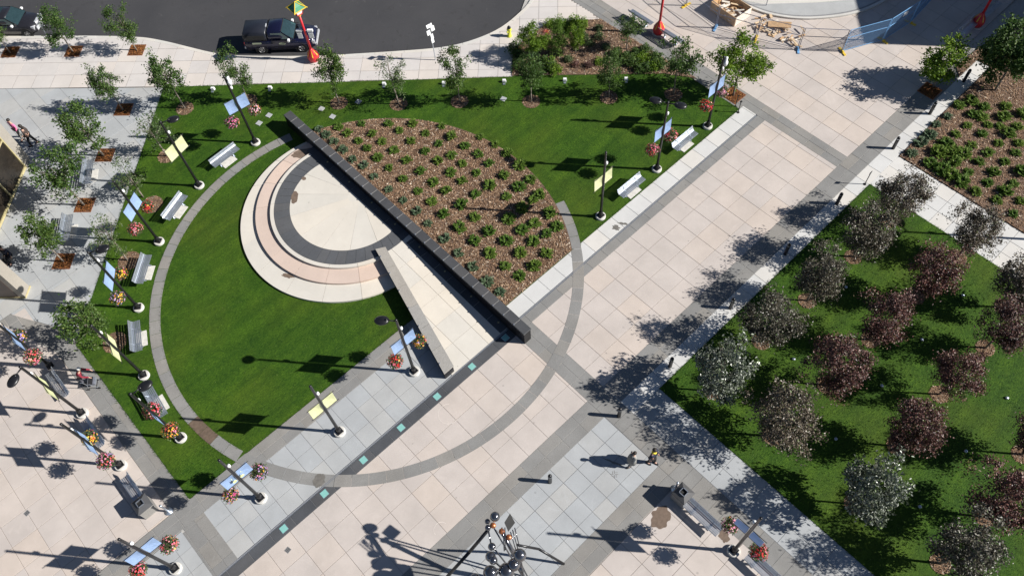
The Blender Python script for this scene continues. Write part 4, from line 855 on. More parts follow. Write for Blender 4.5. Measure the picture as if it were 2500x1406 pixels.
# litter bins with ash posts
def bin_(p, rz, label, post):
    t = thing('litter_bin', label, 'litter bin', (*p, 0), rz, 'granite litter bins')
    MB().lathe([(.50, 0), (.50, .80)], n=4).build('body', 'grey', t).rotation_euler = (0, 0, R_(45))
    tp = MB().lathe([(.55, .80), (.55, .86), (.22, 1.00), (.20, .9), (1e-5, .9)], n=4).build('hood', 'coping', t); tp.rotation_euler = (0, 0, R_(45))
    MB().box((0, 0, .93), (.25, .25, .02)).build('opening', 'rubber', t)
    cl_ = MB()
    for k in range(4): a = k * 1.5708; cl_.box((math.cos(a) * .15, math.sin(a) * .15, 1.02), (.03, .33, .05), a)
    cl_.build('collar', 'steel', t)
    a = thing('ash_post', 'slim steel ash post beside the ' + label, 'ash post', (*post, 0), 0, 'ash posts')
    MB().lathe([(.20, 0), (.20, .03), (.05, .05), (.04, .9), (.06, .92), (.06, 1.0), (1e-5, 1.0)], n=14).build('post', 'steel', a, True)
bin_((12.02, 3.57), 0, 'granite litter bin with square hole at lower right', (12.17, 4.05)); bin_((-6.78, 21.07), 0, 'granite litter bin with square hole at lower left', (-6.14, 20.29))

# ------------------------------------------------------------------ bollards, small posts, ground lights
bol = MB().lathe([(.10, -.02), (.10, .93), (.085, .99), (.05, 1.03), (1e-5, 1.04)], n=16).mesh('post', 'black', True); bolr = MB().lathe([(.103, .86), (.103, .90)], n=16).mesh('band', 'steel')
for p, lab in (((8.13, 8.45), 'on the pale grey field at the bottom'), ((12.97, 8.42), 'in tree shade near the two people'), ((16.87, 8.44), 'beside the silvery green tree'), ((21.79, 8.45), 'third from the silvery green tree up the promenade'), ((26.64, 8.49), 'halfway up the promenade in dappled shade'), ((31.52, 8.51), 'just below the small sign at the path corner'), ((37.29, 8.56), 'at the corner of the juniper bed'), ((41.20, 8.53), 'below the square pit of the bright tree'), ((45.03, 8.52), 'beside the bright tree at the far end')):
    t = thing('bollard', 'black bollard ' + lab, 'bollard', (*p, 0), 0, 'bollards along the promenade'); link('post', bol, t); link('band', bolr, t)
def small_post(p, h, label, plate):
    t = thing('post_sign', label, 'post', (*p, 0), 0); MB().lathe([(.09, 0), (.09, .02), (.025, .03), (.025, h)], n=10).build('pole', 'black', t); MB().box((0, 0, h), plate).build('plate', 'black', t)
small_post((33.84, 8.20), 1.05, 'small black sign post at the corner of the tree lawn', (.22, .03, .16)); small_post((33.43, 17.39), .95, 'slim black post beside the mulch pit at the promenade corner', (.10, .10, .05)); small_post((33.17, 16.96), .95, 'slim black post with flat top nearest the promenade corner', (.14, .10, .05))
gl_box = MB().box((0, 0, .10), (.26, .16, .2), taper=.8).box((0, -.09, .12), (.2, .02, .12)).mesh('housing', 'white'); gl_base = MB().box((0, -.22, .02), (.16, .14, .05)).mesh('base', 'steel')
for i, p in enumerate([(10.75, 42.92), (13.51, 40.22), (19.04, 34.98), (21.85, 32.18), (24.74, 29.46), (27.57, 26.68), (30.38, 23.88)]):
    t = thing('flood_light', 'small white ground flood light along the upper lawn edge', 'flood light', (*p, .02), R_(-45), 'flood lights on the upper lawn edge'); link('housing', gl_box, t); link('base', gl_base, t)
gplate = MB().box((0, 0, .01), (.34, .34, .05)).mesh('lid', 'cool')
for p in [(12.07, 38.27), (11.23, 38.17), (14.82, 36.25), (14.92, 35.18), (16.89, 35.00), (23.65, 28.38)]: o = link('valve_box', gplate); o.location = (*p, .02); o.rotation_euler = (0, 0, .3); tag(o, 'flat square grey valve box lid in the upper lawn', 'valve box', 'valve boxes in the lawn')
ul = MB().lathe([(.085, 0), (.085, .05), (.065, .09), (1e-5, .08)], n=14).mesh('housing', 'steel', True); ull = MB().lathe([(.06, .085), (1e-5, .10)], n=14).mesh('lens', 'steel')
for p in [(27.18, 4.89), (27.27, 0.32), (31.09, 0.27), (30.88, 4.85), (19.63, 0.24), (23.51, -4.41), (23.60, 0.29), (19.63, -4.37), (27.37, -4.35), (21.69, 4.26)]:
    t = thing('tree_uplight', 'small round uplight on the grass among the purple trees', 'uplight', (*p, .02), 0, 'uplights in the tree lawn'); link('housing', ul, t); link('lens', ull, t)

# ------------------------------------------------------------------ red lantern posts
def lantern(p, label, signs):
    t = thing('lantern_post', label, 'lantern post', (*p, 0), 0, 'red lantern posts')
    MB().lathe([(.42, -.02), (.42, .05), (1e-5, .05)], n=24).build('footing', 'footing', t)
    MB().lathe([(.30, .04), (.36, .15), (.40, .34), (.36, .55), (.24, .78), (.12, .98), (.09, 1.05)], n=20).build('bulb_base', 'redpaint', t, True)
    for k in range(6):
        a = k * math.pi / 3
        MB().add([(math.cos(a + d) * r, math.sin(a + d) * r, z) for d, r, z in ((-.10, .365, .58), (0, .395, .50), (.10, .365, .58), (.09, .26, .78), (0, .128, 1.0), (-.09, .26, .78))], [(0, 1, 2, 3, 4, 5)]).build('petal', 'yellowpaint', t)
    MB().lathe([(.085, 1.0), (.075, 3.85)], n=12).build('pole', 'redpaint', t, True); MB().lathe([(.12, 3.78), (.14, 3.86), (.08, 3.93)], n=12).build('collar', 'yellowpaint', t)
    lb = MB().lathe([(.24, 3.95), (.38, 4.36)], n=4).build('lantern_glass', 'white', t); lb.rotation_euler = (0, 0, R_(45))
    fr = MB()
    for k in range(4):
        a = k * math.pi / 2; b = a + math.pi / 2
        fr.tube((math.cos(a) * .26, math.sin(a) * .26, 3.95), (math.cos(a) * .41, math.sin(a) * .41, 4.38), .025, .025, 5)
        for r, z in ((.27, 3.96), (.40, 4.36)): fr.tube((math.cos(a) * r, math.sin(a) * r, z), (math.cos(b) * r, math.sin(b) * r, z), .03, .03, 5)
    fr.build('lantern_frame', 'redpaint', t).rotation_euler = (0, 0, R_(45))
    rf = MB().lathe([(.62, 4.40), (.60, 4.43), (.30, 4.60), (.34, 4.60), (.02, 4.82)], n=4).build('roof', 'greenpaint', t); rf.rotation_euler = (0, 0, R_(45))
    hp = MB()
    for k in range(4):
        a = k * math.pi / 2; b = a + math.pi / 2; c_, s_ = math.cos(a), math.sin(a)
        hp.tube((c_ * .70, s_ * .70, 4.40), (c_ * .34, s_ * .34, 4.62), .03, .03, 5).tube((c_ * .34, s_ * .34, 4.62), (0, 0, 4.86), .03, .02, 5).tube((c_ * .62, s_ * .62, 4.42), (math.cos(b) * .62, math.sin(b) * .62, 4.42), .028, .028, 5)
    hp.build('roof_ridge', 'yellowpaint', rf)
    if signs:
        MB().tube((-.32, .32, 2.55), (.32, -.32, 2.55), .03, .03, 6).build('sign_arm', 'white', t)
        for sx in (-1, 1): MB().box((sx * .26, -sx * .26, 2.56), (.36, .16, .16), R_(-45)).build('sign_box', 'white', t); MB().box((sx * .26 - .05, -sx * .26 - .05, 2.2), (.30, .03, .42), R_(-45)).build('sign_plate', 'white', t)
lantern((17.15, 40.23), 'red lantern post with green pagoda roof beside the pickup truck', True)
lantern((35.10, 25.26), 'red lantern post with round red base between two grey benches at top', False)
lantern((50.10, 10.62), 'red lantern post standing in shade at top right', False)

# ------------------------------------------------------------------ signs and hydrant
def sign_post(p, h, rz, plates, label):
    t = thing('street_sign', label, 'sign', (*p, 0), rz, 'white street signs'); MB().tube((0, 0, -.02), (0, 0, h), .032, .032, 8).build('post', 'steel', t)
    for x, z, w_, h_, tilt in plates: MB().box((x, -.045, z), (w_, .02, h_), rot=Matrix.Rotation(tilt, 3, 'X')).build('plate', 'white', t)
sign_post((22.91, 34.29), 3.05, R_(-5), [(-.06, 2.95, .42, .22, -.5), (.16, 2.62, .26, .34, -.2), (-.18, 2.45, .26, .34, -.2), (.02, 2.05, .20, .34, -.2), (.02, 1.68, .20, .30, -.2)], 'slim street sign with white plates at the kerb')
sign_post((5.11, 54.97), 2.1, R_(-5), [(0, 2.0, .34, .26, -.3), (.1, 1.72, .26, .30, -.3)], 'slim street sign beside the dark car')
hy = thing('fire_hydrant', 'yellow fire hydrant with black cap on the pavement by the kerb bend', 'hydrant', (*(27.93, 32.35), 0), 0)
MB().lathe([(.17, -.02), (.17, .05), (.13, .07), (.12, .60), (.15, .62), (.15, .66), (.12, .68)], n=14).build('barrel', 'hydrant', hy, True); MB().lathe([(.13, .68), (.12, .78), (.06, .86), (.03, .9), (1e-5, .9)], n=14).build('bonnet', 'black', hy, True)
for a in (0, math.pi / 2, math.pi): MB().tube((0, 0, .45), (math.cos(a) * .2, math.sin(a) * .2, .45), .06, .06, 8).build('nozzle', 'hydrant', hy)
# ------------------------------------------------------------------ vehicles (x forward, wheels on the street at z = 0 of the vehicle)
def wheel(parent, x, y, r=.34, w=.22):
    s = 1 if y > 0 else -1
    wh = MB().lathe([(r * .55, -w / 2), (r * .93, -w / 2), (r, -w * .3), (r, w * .3), (r * .93, w / 2), (r * .55, w / 2)], n=22).build('wheel', 'rubber', parent, True); wh.location = (x, y, r); wh.rotation_euler = (R_(90), 0, 0)
    m = MB().lathe([(1e-5, .05), (r * .14, .06), (r * .17, .02), (r * .46, .0), (r * .58, .06), (r * .6, 0)], n=20)
    for k in range(5): a = k * 1.2566; m.box((math.cos(a) * r * .34, math.sin(a) * r * .34, .035), (r * .5, r * .13, .04), a)
    rm = m.build('rim', 'rim', wh); rm.location = (0, 0, -s * w * .36); rm.rotation_euler = (R_(180) if s > 0 else 0, 0, 0)
def section(x, yb, zb, yt, zt, r=.08):
    """closed car cross-section at x: sill width yb at zb, shoulder yt at zt, rounded top corners"""
    return [(x, -yb, zb), (x, yb, zb), (x, (yb + yt) / 2 + .03, zb + (zt - zb) * .5), (x, yt, zt - r), (x, yt - r, zt), (x, -yt + r, zt), (x, -yt, zt - r), (x, -(yb + yt) / 2 - .03, zb + (zt - zb) * .5)]
def arches(parent, xs, half, r=.42, mat='rubber'):
    for x in xs:
        for s in (-1, 1): MB().lathe([(r, -.02), (r, .02), (1e-5, .021)], n=24).build('wheel_arch', mat, parent).matrix_local = Matrix.Translation((x, s * half, .36)) @ Matrix.Rotation(R_(-90 * s), 4, 'X')
tp = thing('pickup_truck', 'dark blue pickup truck with a black canopy over its bed', 'pickup truck', (16.70, 43.15, -.13), math.atan2(40.93 - 44.21, 17.95 - 14.4))
W = .86
MB().loft([section(-2.42, W - .08, .42, W - .04, 1.0), section(-2.34, W - .02, .34, W, 1.06), section(-.6, W, .30, W, 1.08), section(.95, W, .30, W, 1.06), section(1.55, W, .32, W - .04, 1.02), section(2.1, W - .04, .36, W - .12, .97, .12), section(2.38, W - .16, .42, W - .24, .88, .12)]).build('body', 'navy', tp, True)
MB().loft([section(1.02, W - .05, .95, W - .12, 1.10, .1), section(1.6, W - .08, .92, W - .18, 1.08, .1), section(2.18, W - .16, .86, W - .28, .99, .1)]).build('hood', 'navy', tp, True)
MB().loft([section(-.72, W - .05, 1.03, W - .14, 1.66, .1), section(-.62, W - .05, 1.03, W - .15, 1.73, .12), section(.18, W - .06, 1.03, W - .16, 1.73, .12), section(.30, W - .06, 1.03, W - .17, 1.68, .1)]).build('cab', 'navy', tp, True)
MB().loft([section(-2.38, W - .04, 1.02, W - .14, 1.60, .1), section(-2.30, W - .04, 1.02, W - .13, 1.70, .14), section(-.86, W - .04, 1.02, W - .12, 1.70, .14), section(-.80, W - .04, 1.02, W - .12, 1.64, .1)]).build('canopy', 'capshell', tp, True)
MB().add([(.28, W - .2, 1.67), (.28, -W + .2, 1.67), (.98, -W + .10, 1.09), (.98, W - .10, 1.09), (.75, 0, 1.36)], [(0, 1, 4), (1, 2, 4), (2, 3, 4), (3, 0, 4)]).build('windshield', 'glass', tp)
MB().add([(.72, W - .2, 1.325), (.72, -.1, 1.325), (.93, -W + .16, 1.15), (.93, W - .16, 1.15)], [(0, 1, 2, 3)]).build('dashboard_glare', 'glass_green', tp)
MB().tube((.28, W - .2, 1.68), (.28, -W + .2, 1.68), .025).tube((.99, W - .1, 1.09), (.99, -W + .1, 1.09), .02).build('windshield_trim', 'rubber', tp)
for s in (-1, 1):
    MB().add([(-.52, s * (W - .085), 1.16), (.80, s * (W - .045), 1.14), (.30, s * (W - .125), 1.62), (-.46, s * (W - .125), 1.62)], [(0, 1, 2, 3)]).build('side_window', 'glass_green', tp)
    MB().add([(.22, s * (W - .06), 1.06), (.98, s * (W - .06), 1.06), (.98, s * (W - .1), 1.12), (.30, s * (W - .16), 1.66)], [(0, 1, 2, 3)]).build('pillar', 'navy', tp)
    MB().box((-1.55, s * (W - .055), 1.34), (1.2, .03, .30), rot=Matrix.Rotation(s * .14, 3, 'X')).build('canopy_window', 'rubber', tp)
    MB().box((.30, s * (W + .005), 1.07), (3.4 - 1.7, .02, .03)).build('waist_trim', 'rubber', tp)
    mr = MB().box((.72, s * (W + .12), 1.18), (.12, .2, .15)).build('mirror', 'white', tp)
    MB().box((2.26, s * (W - .24), .72), (.18, .28, .22)).build('headlight', 'lamp_clear', tp); MB().box((-2.40, s * (W - .10), .86), (.06, .14, .28)).build('tail_light', 'lamp_red', tp)
    dr = MB().box((.10, s * (W + .012), .78), (1.12, .012, .52)).build('door', 'navy', tp); MB().box((-.36, s * (W + .025), .95), (.14, .02, .04)).build('handle', 'black', dr)
    MB().lathe([(1e-5, .004), (.24, .004), (.24, 0)], n=20, sq=(1, .42)).build('door_emblem', 'decal', dr).matrix_local = Matrix.Translation((.18, s * (W + .03), .84)) @ Matrix.Rotation(R_(-90 * s), 4, 'X')
    MB().box((.18, s * (W + .022), .66), (.62, .008, .035)).build('door_stripe', 'decal', dr)
    MB().box((-1.55, s * (W + .012), .92), (.62, .01, .13)).build('side_emblem', 'decal', tp)
MB().box((2.40, 0, .52), (.12, 1.42, .16)).build('bumper', 'lamp_clear', tp); MB().box((-2.46, 0, .50), (.12, 1.5, .16)).build('bumper', 'steel', tp); MB().box((2.37, 0, .76), (.06, .72, .22)).build('grille', 'capshell', tp)
MB().box((-.82, 0, 1.69), (.06, .30, .08)).build('brake_light', 'lamp_clear', tp)
arches(tp, (-1.38, 1.37), W - .01)
for x in (-1.38, 1.37):
    for y in (-.74, .74): wheel(tp, x, y, .35, .24)
cs = thing('parked_car', 'charcoal car with a white front cut by the top left edge', 'car', (3.97, 58.63, -.13), math.atan2(-1, .96))
W = .84
MB().loft([section(-2.3, W - .14, .40, W - .12, .92), section(-2.1, W - .02, .32, W - .04, 1.0), section(-.4, W, .28, W, 1.02), section(.9, W, .28, W - .02, 1.0), section(1.6, W - .04, .32, W - .10, .94, .12), section(2.02, W - .14, .40, W - .22, .82, .12)]).build('body', 'charcoal', cs, True)
MB().loft([section(-1.95, W - .10, .98, W - .22, 1.46, .12), section(-1.5, W - .06, .98, W - .18, 1.58, .14), section(.1, W - .06, .98, W - .19, 1.58, .14), section(.25, W - .06, .98, W - .20, 1.52, .12)]).build('cabin', 'charcoal', cs, True)
MB().add([(.22, W - .22, 1.53), (.22, -W + .22, 1.53), (.95, -W + .10, 1.02), (.95, W - .10, 1.02)], [(0, 1, 2, 3)]).build('windshield', 'glass', cs)
MB().box((-.70, 0, 1.585), (.9, .9, .01)).build('sunroof', 'glass', cs)
for s in (-1, 1):
    MB().add([(-1.5, s * (W - .09), 1.1), (.80, s * (W - .055), 1.08), (.24, s * (W - .165), 1.48), (-1.4, s * (W - .165), 1.48)], [(0, 1, 2, 3)]).build('side_window', 'glass_green', cs)
    MB().add([(.16, s * (W - .07), 1.0), (.95, s * (W - .07), 1.0), (.95, s * (W - .10), 1.05), (.24, s * (W - .2), 1.52)], [(0, 1, 2, 3)]).build('pillar', 'charcoal', cs)
    MB().box((.62, s * (W + .10), 1.08), (.12, .18, .13)).build('mirror', 'white', cs); MB().box((1.86, s * (W - .28), .70), (.24, .32, .24)).build('headlight', 'lamp_clear', cs); MB().box((-2.28, s * (W - .2), .8), (.06, .24, .2)).build('tail_light', 'lamp_red', cs)
MB().box((2.04, 0, .55), (.08, 1.1, .26)).build('bumper', 'lamp_clear', cs); MB().box((1.93, 0, .80), (.14, .5, .16)).build('grille', 'lamp_clear', cs)
arches(cs, (-1.35, 1.30), W - .01)
for x in (-1.35, 1.30):
    for y in (-.72, .72): wheel(cs, x, y, .34, .22)

# ------------------------------------------------------------------ building-site fence and the heap of timber
feet = [(39.14, 28.70), (38.47, 25.68), (38.14, 22.82), (39.11, 20.20), (40.23, 17.63), (42.04, 15.47), (44.71, 14.18), (47.37, 13.83), (50.35, 14.06)]
fcol = ['yellowpaint', 'yellowpaint', 'bluepaint', 'yellowpaint', 'bluepaint', 'yellowpaint', 'yellowpaint', 'yellowpaint', 'yellowpaint']
flab = ['at the far left end near the red lantern', 'left of the timber box', 'in front of the timber box', 'in front of the timber heap', 'right of the timber heap', 'where the building shadow begins', 'in the building shadow with a white notice', 'at the far right end in shade']
def fence_panel(a, b, label, foot, net, notice=False):
    a, b = Vector(a), Vector(b); L = (b - a).length - .06; t = thing('site_fence_panel', label, 'fence panel', (a.x, a.y, 0), math.atan2(b.y - a.y, b.x - a.x), 'site fence panels')
    h = 1.80; fm = MB()
    for x in (.03, L): fm.tube((x, 0, .02), (x, 0, h), .024, .024, 6)
    for z in (.10, 1.15, h): fm.tube((.03, 0, z), (L, 0, z), .02, .02, 6)
    fm.build('frame', 'frame' if not net else 'bluepaint', t)
    wm = MB(); k = .09; tt = .0035 if not net else .009
    for i in range(int(L / k)): wm.box((.03 + (i + 1) * k, 0, h / 2 + .05), (tt, tt, h - .12))
    for i in range(int((h - .1) / k)): wm.box((L / 2, 0, .1 + (i + 1) * k), (L, tt, tt))
    wm.build('wire_mesh', 'wire' if not net else 'bluemesh', t)['kind'] = 'stuff'
    MB().box((0, 0, .03), (.14, .80, .06)).box((0, 0, .09), (.1, .3, .08)).build('foot', foot, t)
    if notice: MB().box((L * .55, -.02, 1.45), (.42, .01, .3)).build('notice', 'white', t)
for i in range(8): fence_panel(feet[i], feet[i + 1], 'temporary site fence panel ' + flab[i], fcol[i], i in (5, 6, 7) and i > 4, i == 6)
fence_panel((40.17, 23.94), (42.18, 21.65), 'temporary site fence panel behind the timber box', 'frame', False)
# open plywood box of scrap
bx0, bx1, bx2, bx3 = [Vector(p) for p in [(39.23, 24.21), (39.08, 22.00), (40.46, 21.84), (40.36, 23.74)]]
bx = thing('timber_box', 'open plywood box full of timber scraps inside the site fence', 'box', (bx0.x, bx0.y, 0), math.atan2(bx1.y - bx0.y, bx1.x - bx0.x))
Lb = (bx1 - bx0).length; Wb = 1.55
MB().box((Lb / 2, Wb / 2, .06), (Lb, Wb, .1)).build('floor', 'timber', bx)
for c_, d_, m_ in (((Lb / 2, 0, .38), (Lb, .04, .70), 'plywood'), ((Lb / 2, Wb, .38), (Lb, .04, .70), 'timber'), ((0, Wb / 2, .38), (.04, Wb - .05, .70), 'plywood'), ((Lb, Wb / 2, .38), (.04, Wb - .05, .70), 'paletimber')): MB().box(c_, d_).build('side_board', m_, bx)
rnd = random.Random(5)
def scrap(x, y, z, L, w_, t_, mat, rz, tilt, label, group):
    o = MB().box((0, 0, 0), (L, w_, t_)).build('scrap_board', mat); o.location = (x, y, z); o.rotation_euler = (0, tilt, rz); tag(o, label, 'scrap board', group)
ctr = (bx0 + bx1 + bx2 + bx3) / 4
for i in range(26):
    scrap(ctr.x + rnd.gauss(0, .32), ctr.y + rnd.gauss(0, .38), .28 + i * .012, rnd.uniform(.25, .85), rnd.uniform(.06, .2), .04, rnd.choice(['timber', 'plywood', 'paletimber', 'timber', 'paletimber']), rnd.uniform(0, 3.1), rnd.uniform(-.25, .25), 'timber offcut lying in the open plywood box', 'offcuts in the timber box')
hp = [Vector(p) for p in [(40.34, 20.92), (40.61, 20.17), (40.73, 19.59), (40.75, 18.77), (40.81, 18.26)]]
for i in range(46):
    c_ = rnd.choice(hp); scrap(c_.x + rnd.gauss(0, .42), c_.y + rnd.gauss(0, .42), .04 + (i % 10) * .022, rnd.uniform(.2, .8), rnd.uniform(.05, .18), .04, rnd.choice(['timber', 'plywood', 'paletimber', 'timber', 'plywood']), rnd.uniform(0, 3.1), rnd.uniform(-.2, .2), 'broken timber offcut in the heap behind the site fence', 'offcuts in the timber heap')
ps = hp[2]; o = MB().box((0, 0, 0), (1.5, .5, .03)).build('plywood_sheet', 'plywood'); o.location = (ps.x + .3, ps.y + .2, .30); o.rotation_euler = (.12, -.06, R_(-55)); tag(o, 'long orange brown plywood sheet on top of the timber heap', 'plywood sheet')

# ------------------------------------------------------------------ sphere sculpture at the bottom edge
sc_ = thing('sphere_sculpture', 'tall sculpture of dark polished steel spheres on thin rods at bottom edge', 'sculpture', (4.6, 6.7, 0))
def S(x, y, z, r, mat='chrome'): MB().sphere((x - 4.6, y - 6.7, z), r, 20, 12).build('sphere', mat, sc_, True)
for x, y, z, r in ((4.52, 8.08, 4.22, .215), (4.02, 8.0, 4.0, .13), (4.18, 8.2, 4.02, .12), (3.62, 7.32, 3.95, .165), (3.3, 6.9, 3.8, .18), (4.17, 6.20, 4.3, .28), (*(2.91, 6.68), 3.5, .31), (*(3.44, 6.29), 3.4, .34), (*(3.81, 6.22), 3.6, .27), (*(3.33, 7.11), 3.7, .22), (*(2.32, 7.01), 3.3, .2)): S(x, y, z, r)
def rods(pts, r, mat='chrome', nm='rod'): MB().path([(x - 4.6, y - 6.7, z) for x, y, z in pts], r, 8).build(nm, mat, sc_, True)
for a, b in (((4.45, 7.6, 3.9), (4.3, 6.0, 0)), ((4.2, 7.8, 3.9), (4.1, 6.0, 0)), ((3.65, 7.3, 3.9), (3.9, 5.9, 0)), ((3.3, 6.9, 3.8), (3.8, 5.8, 0)), ((4.17, 6.2, 4.2), (4.0, 5.8, 0)), ((4.02, 8.0, 4.0), (3.65, 7.4, 3.9))): rods([a, b], .035)
rods([(4.35, 7.5, 3.9), (4.1, 6.2, 2.4), (4.0, 5.9, 0)], .09, 'chrome', 'stem')
for k in range(3): rods([(4.17 + .1 * k, 6.4, 4.5), (4.45 + .12 * k, 7.0, 5.0)], .022)
for k in range(2): rods([(3.85 + .06 * k, 6.8, 4.1), (4.35 + .1 * k, 7.35, 4.7)], .022)
rods([(4.0, 7.95, 3.9), (2.9, 8.05, 2.9), (1.5, 8.3, 1.3), (.4, 8.55, 0)], .08, 'black', 'leg')
rods([(4.6, 6.9, 2.6), (5.3, 6.3, 1.6), (5.9, 5.3, 0)], .06, 'black', 'leg')
MB().add([(.05, .95, 4.10), (.50, 1.08, 4.02), (.42, .70, 3.80), (-.05, .62, 3.85), (.06, .95, 4.06), (.50, 1.06, 3.98), (.42, .70, 3.76), (-.05, .62, 3.81)], [(0, 1, 2, 3), (4, 7, 6, 5), (0, 4, 5, 1), (1, 5, 6, 2), (2, 6, 7, 3), (3, 7, 4, 0)]).build('plate', 'rubber', sc_)
for c_ in ((-.36, 1.22, 3.98), (-.25, .8, 3.9), (-.18, .45, 3.75)): MB().lathe([(.11, -.08), (.13, 0), (.11, .08)], c_, 12).build('copper_cup', 'copper', sc_, True)

# ------------------------------------------------------------------ people
def skin_obj(name, nodes, edges, mat, parent, root=0, sub=1):
    me = bpy.data.meshes.new(name); me.from_pydata([n[:3] for n in nodes], edges, []); me.materials.append(M[mat])
    o = bpy.data.objects.new(name + '_tmp', me); C.objects.link(o)
    o.modifiers.new('skin', 'SKIN'); bpy.context.view_layer.update()
    sv = me.skin_vertices[0].data
    for i, n in enumerate(nodes): sv[i].radius = (n[3], n[4] if len(n) > 4 else n[3]); sv[i].use_root = (i == root)
    sb = o.modifiers.new('sub', 'SUBSURF'); sb.levels = sub; sb.render_levels = sub
    dg = bpy.context.evaluated_depsgraph_get(); dg.update()
    m2 = bpy.data.meshes.new_from_object(o.evaluated_get(dg)); m2.name = name
    bpy.data.objects.remove(o, do_unlink=True); bpy.data.meshes.remove(me)
    if not m2.materials: m2.materials.append(M[mat])
    m2.polygons.foreach_set('use_smooth', [True] * len(m2.polygons)); return link(name, m2, parent)
def person(pos, rz, label, shirt, trousers, hair, h=1.75, stride=.14, lean=.0, arms=((.10, 0), (-.06, 0)), long_hair=False, collar=None, extra=None, sit=False, sleeves=True):
    """standing or walking figure, x forward; arms = forward swing of (left, right) hands in metres and lift"""
    t = thing('person', label, 'person', (*pos, 0), rz, None); k = h / 1.75; t.scale = (k, k, k)
    hip = .92 if not sit else .50; lx = lean
    N = [(0, 0, hip, .135, .15), (lx * .3, 0, hip + .22, .12, .15), (lx * .75, 0, hip + .43, .115, .17), (lx, 0, hip + .55, .06), (lx * 1.1, 0, hip + .62, .055), (lx * 1.25 + .01, 0, hip + .70, .085), (lx * 1.35 + .01, 0, hip + .80, .07)]
    E = [(0, 1), (1, 2), (2, 3), (3, 4), (4, 5), (5, 6)]
    shirtN = [(n[0], n[1], n[2], n[3] + .018, (n[4] + .018) if len(n) > 4 else n[3] + .018) for n in N[:3]] + [(lx * .9, 0, hip + .50, .085)]; shirtE = [(0, 1), (1, 2), (2, 3)]
    trN = [(0, 0, hip + .06, .145, .165)]; trE = []; shoes = MB()
    for s, (fx, lift) in zip((1, -1), arms):
        i0 = len(N); sh = (lx * .85, s * .19, hip + .47); el = (lx * .6 + fx * .4 - .03, s * .25, hip + .20 + lift * .4); wr = (lx * .6 + fx + .03, s * .23, hip - .02 + lift)
        N += [(*sh, .06), (*el, .045), (*wr, .032), (wr[0] + .03, wr[1], wr[2] - .07, .036, .022)]; E += [(2, i0), (i0, i0 + 1), (i0 + 1, i0 + 2), (i0 + 2, i0 + 3)]
        for f, (dx, dl) in enumerate(((-.03, .075), (-.01, .085), (.012, .08), (.03, .062))):
            j = len(N); N += [(wr[0] + .03 + dx, wr[1], wr[2] - .10, .009), (wr[0] + .04 + dx * 1.2, wr[1] - s * .012, wr[2] - .10 - dl, .008)]; E += [(i0 + 3, j), (j, j + 1)]
        j = len(N); N += [(wr[0] + .075, wr[1] - s * .015, wr[2] - .085, .010), (wr[0] + .095, wr[1] - s * .02, wr[2] - .12, .008)]; E += [(i0 + 3, j), (j, j + 1)]
        b = len(shirtN); shirtN += [(*sh, .078), (*el, .062), (wr[0], wr[1], wr[2] + .02, .048)]; shirtE += [(2, b), (b, b + 1), (b + 1, b + 2)]
        if not sleeves: shirtN.pop(); shirtE.pop()
        st_ = stride * s; i1 = len(N)
        if sit: kn = (.42, s * .11, hip + .02); an = (.42, s * .11, .09)
        else: kn = (st_ * .6 + .03, s * .095, .50); an = (st_, s * .10, .085)
        N += [(0.0, s * .09, hip - .06, .095), (*kn, .062), (*an, .043), (an[0] + .12, an[1], .045, .035, .045)]; E += [(0, i1), (i1, i1 + 1), (i1 + 1, i1 + 2), (i1 + 2, i1 + 3)]
        b = len(trN); trN += [(0.0, s * .09, hip - .06, .112), (*kn, .08), (an[0], an[1], .11, .066)]; trE += [(0, b), (b, b + 1), (b + 1, b + 2)]
        shoes.loft([[(an[0] + x, an[1] + y * w_, z) for y, z in ((-1, 0), (1, 0), (1, hh * .6), (.5, hh), (-.5, hh), (-1, hh * .6))] for x, w_, hh in ((-.09, .035, .07), (-.04, .045, .10), (.06, .048, .085), (.16, .045, .06), (.20, .025, .04))])
    skin_obj('body', N, E, 'skin', t); skin_obj('shirt', shirtN, shirtE, shirt, t); skin_obj('trousers', trN, trE, trousers, t); shoes.build('shoes', 'cloth_black', t, True)
    hx, hz = lx * 1.3 + .01, hip + .76
    MB().lathe([(.098, -.02), (.108, .03), (.095, .09), (.05, .128), (1e-5, .135)], (hx - .02, 0, hz), 14, 0, (1.08, .92)).build('hair', hair, t, True)
    if long_hair: MB().lathe([(.09, .06), (.105, -.02), (.10, -.2), (.04, -.30)], (hx - .05, 0, hz), 12, 0, (.7, 1)).build('long_hair', hair, t, True)
    fc = MB().add([(hx + .085, -.015, hz + .01), (hx + .085, .015, hz + .01), (hx + .085, .018, hz - .035), (hx + .085, -.018, hz - .035), (hx + .115, 0, hz - .03)], [(0, 1, 4), (1, 2, 4), (2, 3, 4), (3, 0, 4)])
    fc.build('nose', 'skin', t); MB().sphere((hx + .082, .032, hz + .012), .012, 8, 6).sphere((hx + .082, -.032, hz + .012), .012, 8, 6).build('eyes', 'hair_dark', t); MB().box((hx + .086, 0, hz - .06), (.012, .045, .01)).build('mouth', 'cloth_maroon', t)
    if collar: MB().lathe([(.075, -.03), (.12, -.03), (.10, .05), (.07, .05)], (lx * .98, 0, hip + .55), 14).build('scarf', collar, t, True)
    return t
person((12.32, 5.71), R_(-80), 'person in a navy coat with a yellow scarf', 'cloth_navy', 'cloth_black', 'hair_dark', 1.85, .13, collar='cloth_yellow')
p2 = person((11.56, 6.33), R_(-20), 'person in a grey cape coat beside the yellow scarf', 'cloth_palegrey', 'cloth_grey', 'hair_dark', 1.62, .22, lean=.06, arms=((.18, .05), (-.12, 0)))
MB().lathe([(.30, .62), (.27, .95), (.20, 1.30), (.09, 1.44)], n=14, sq=(.8, 1)).build('cape', 'cloth_grey', p2, True)
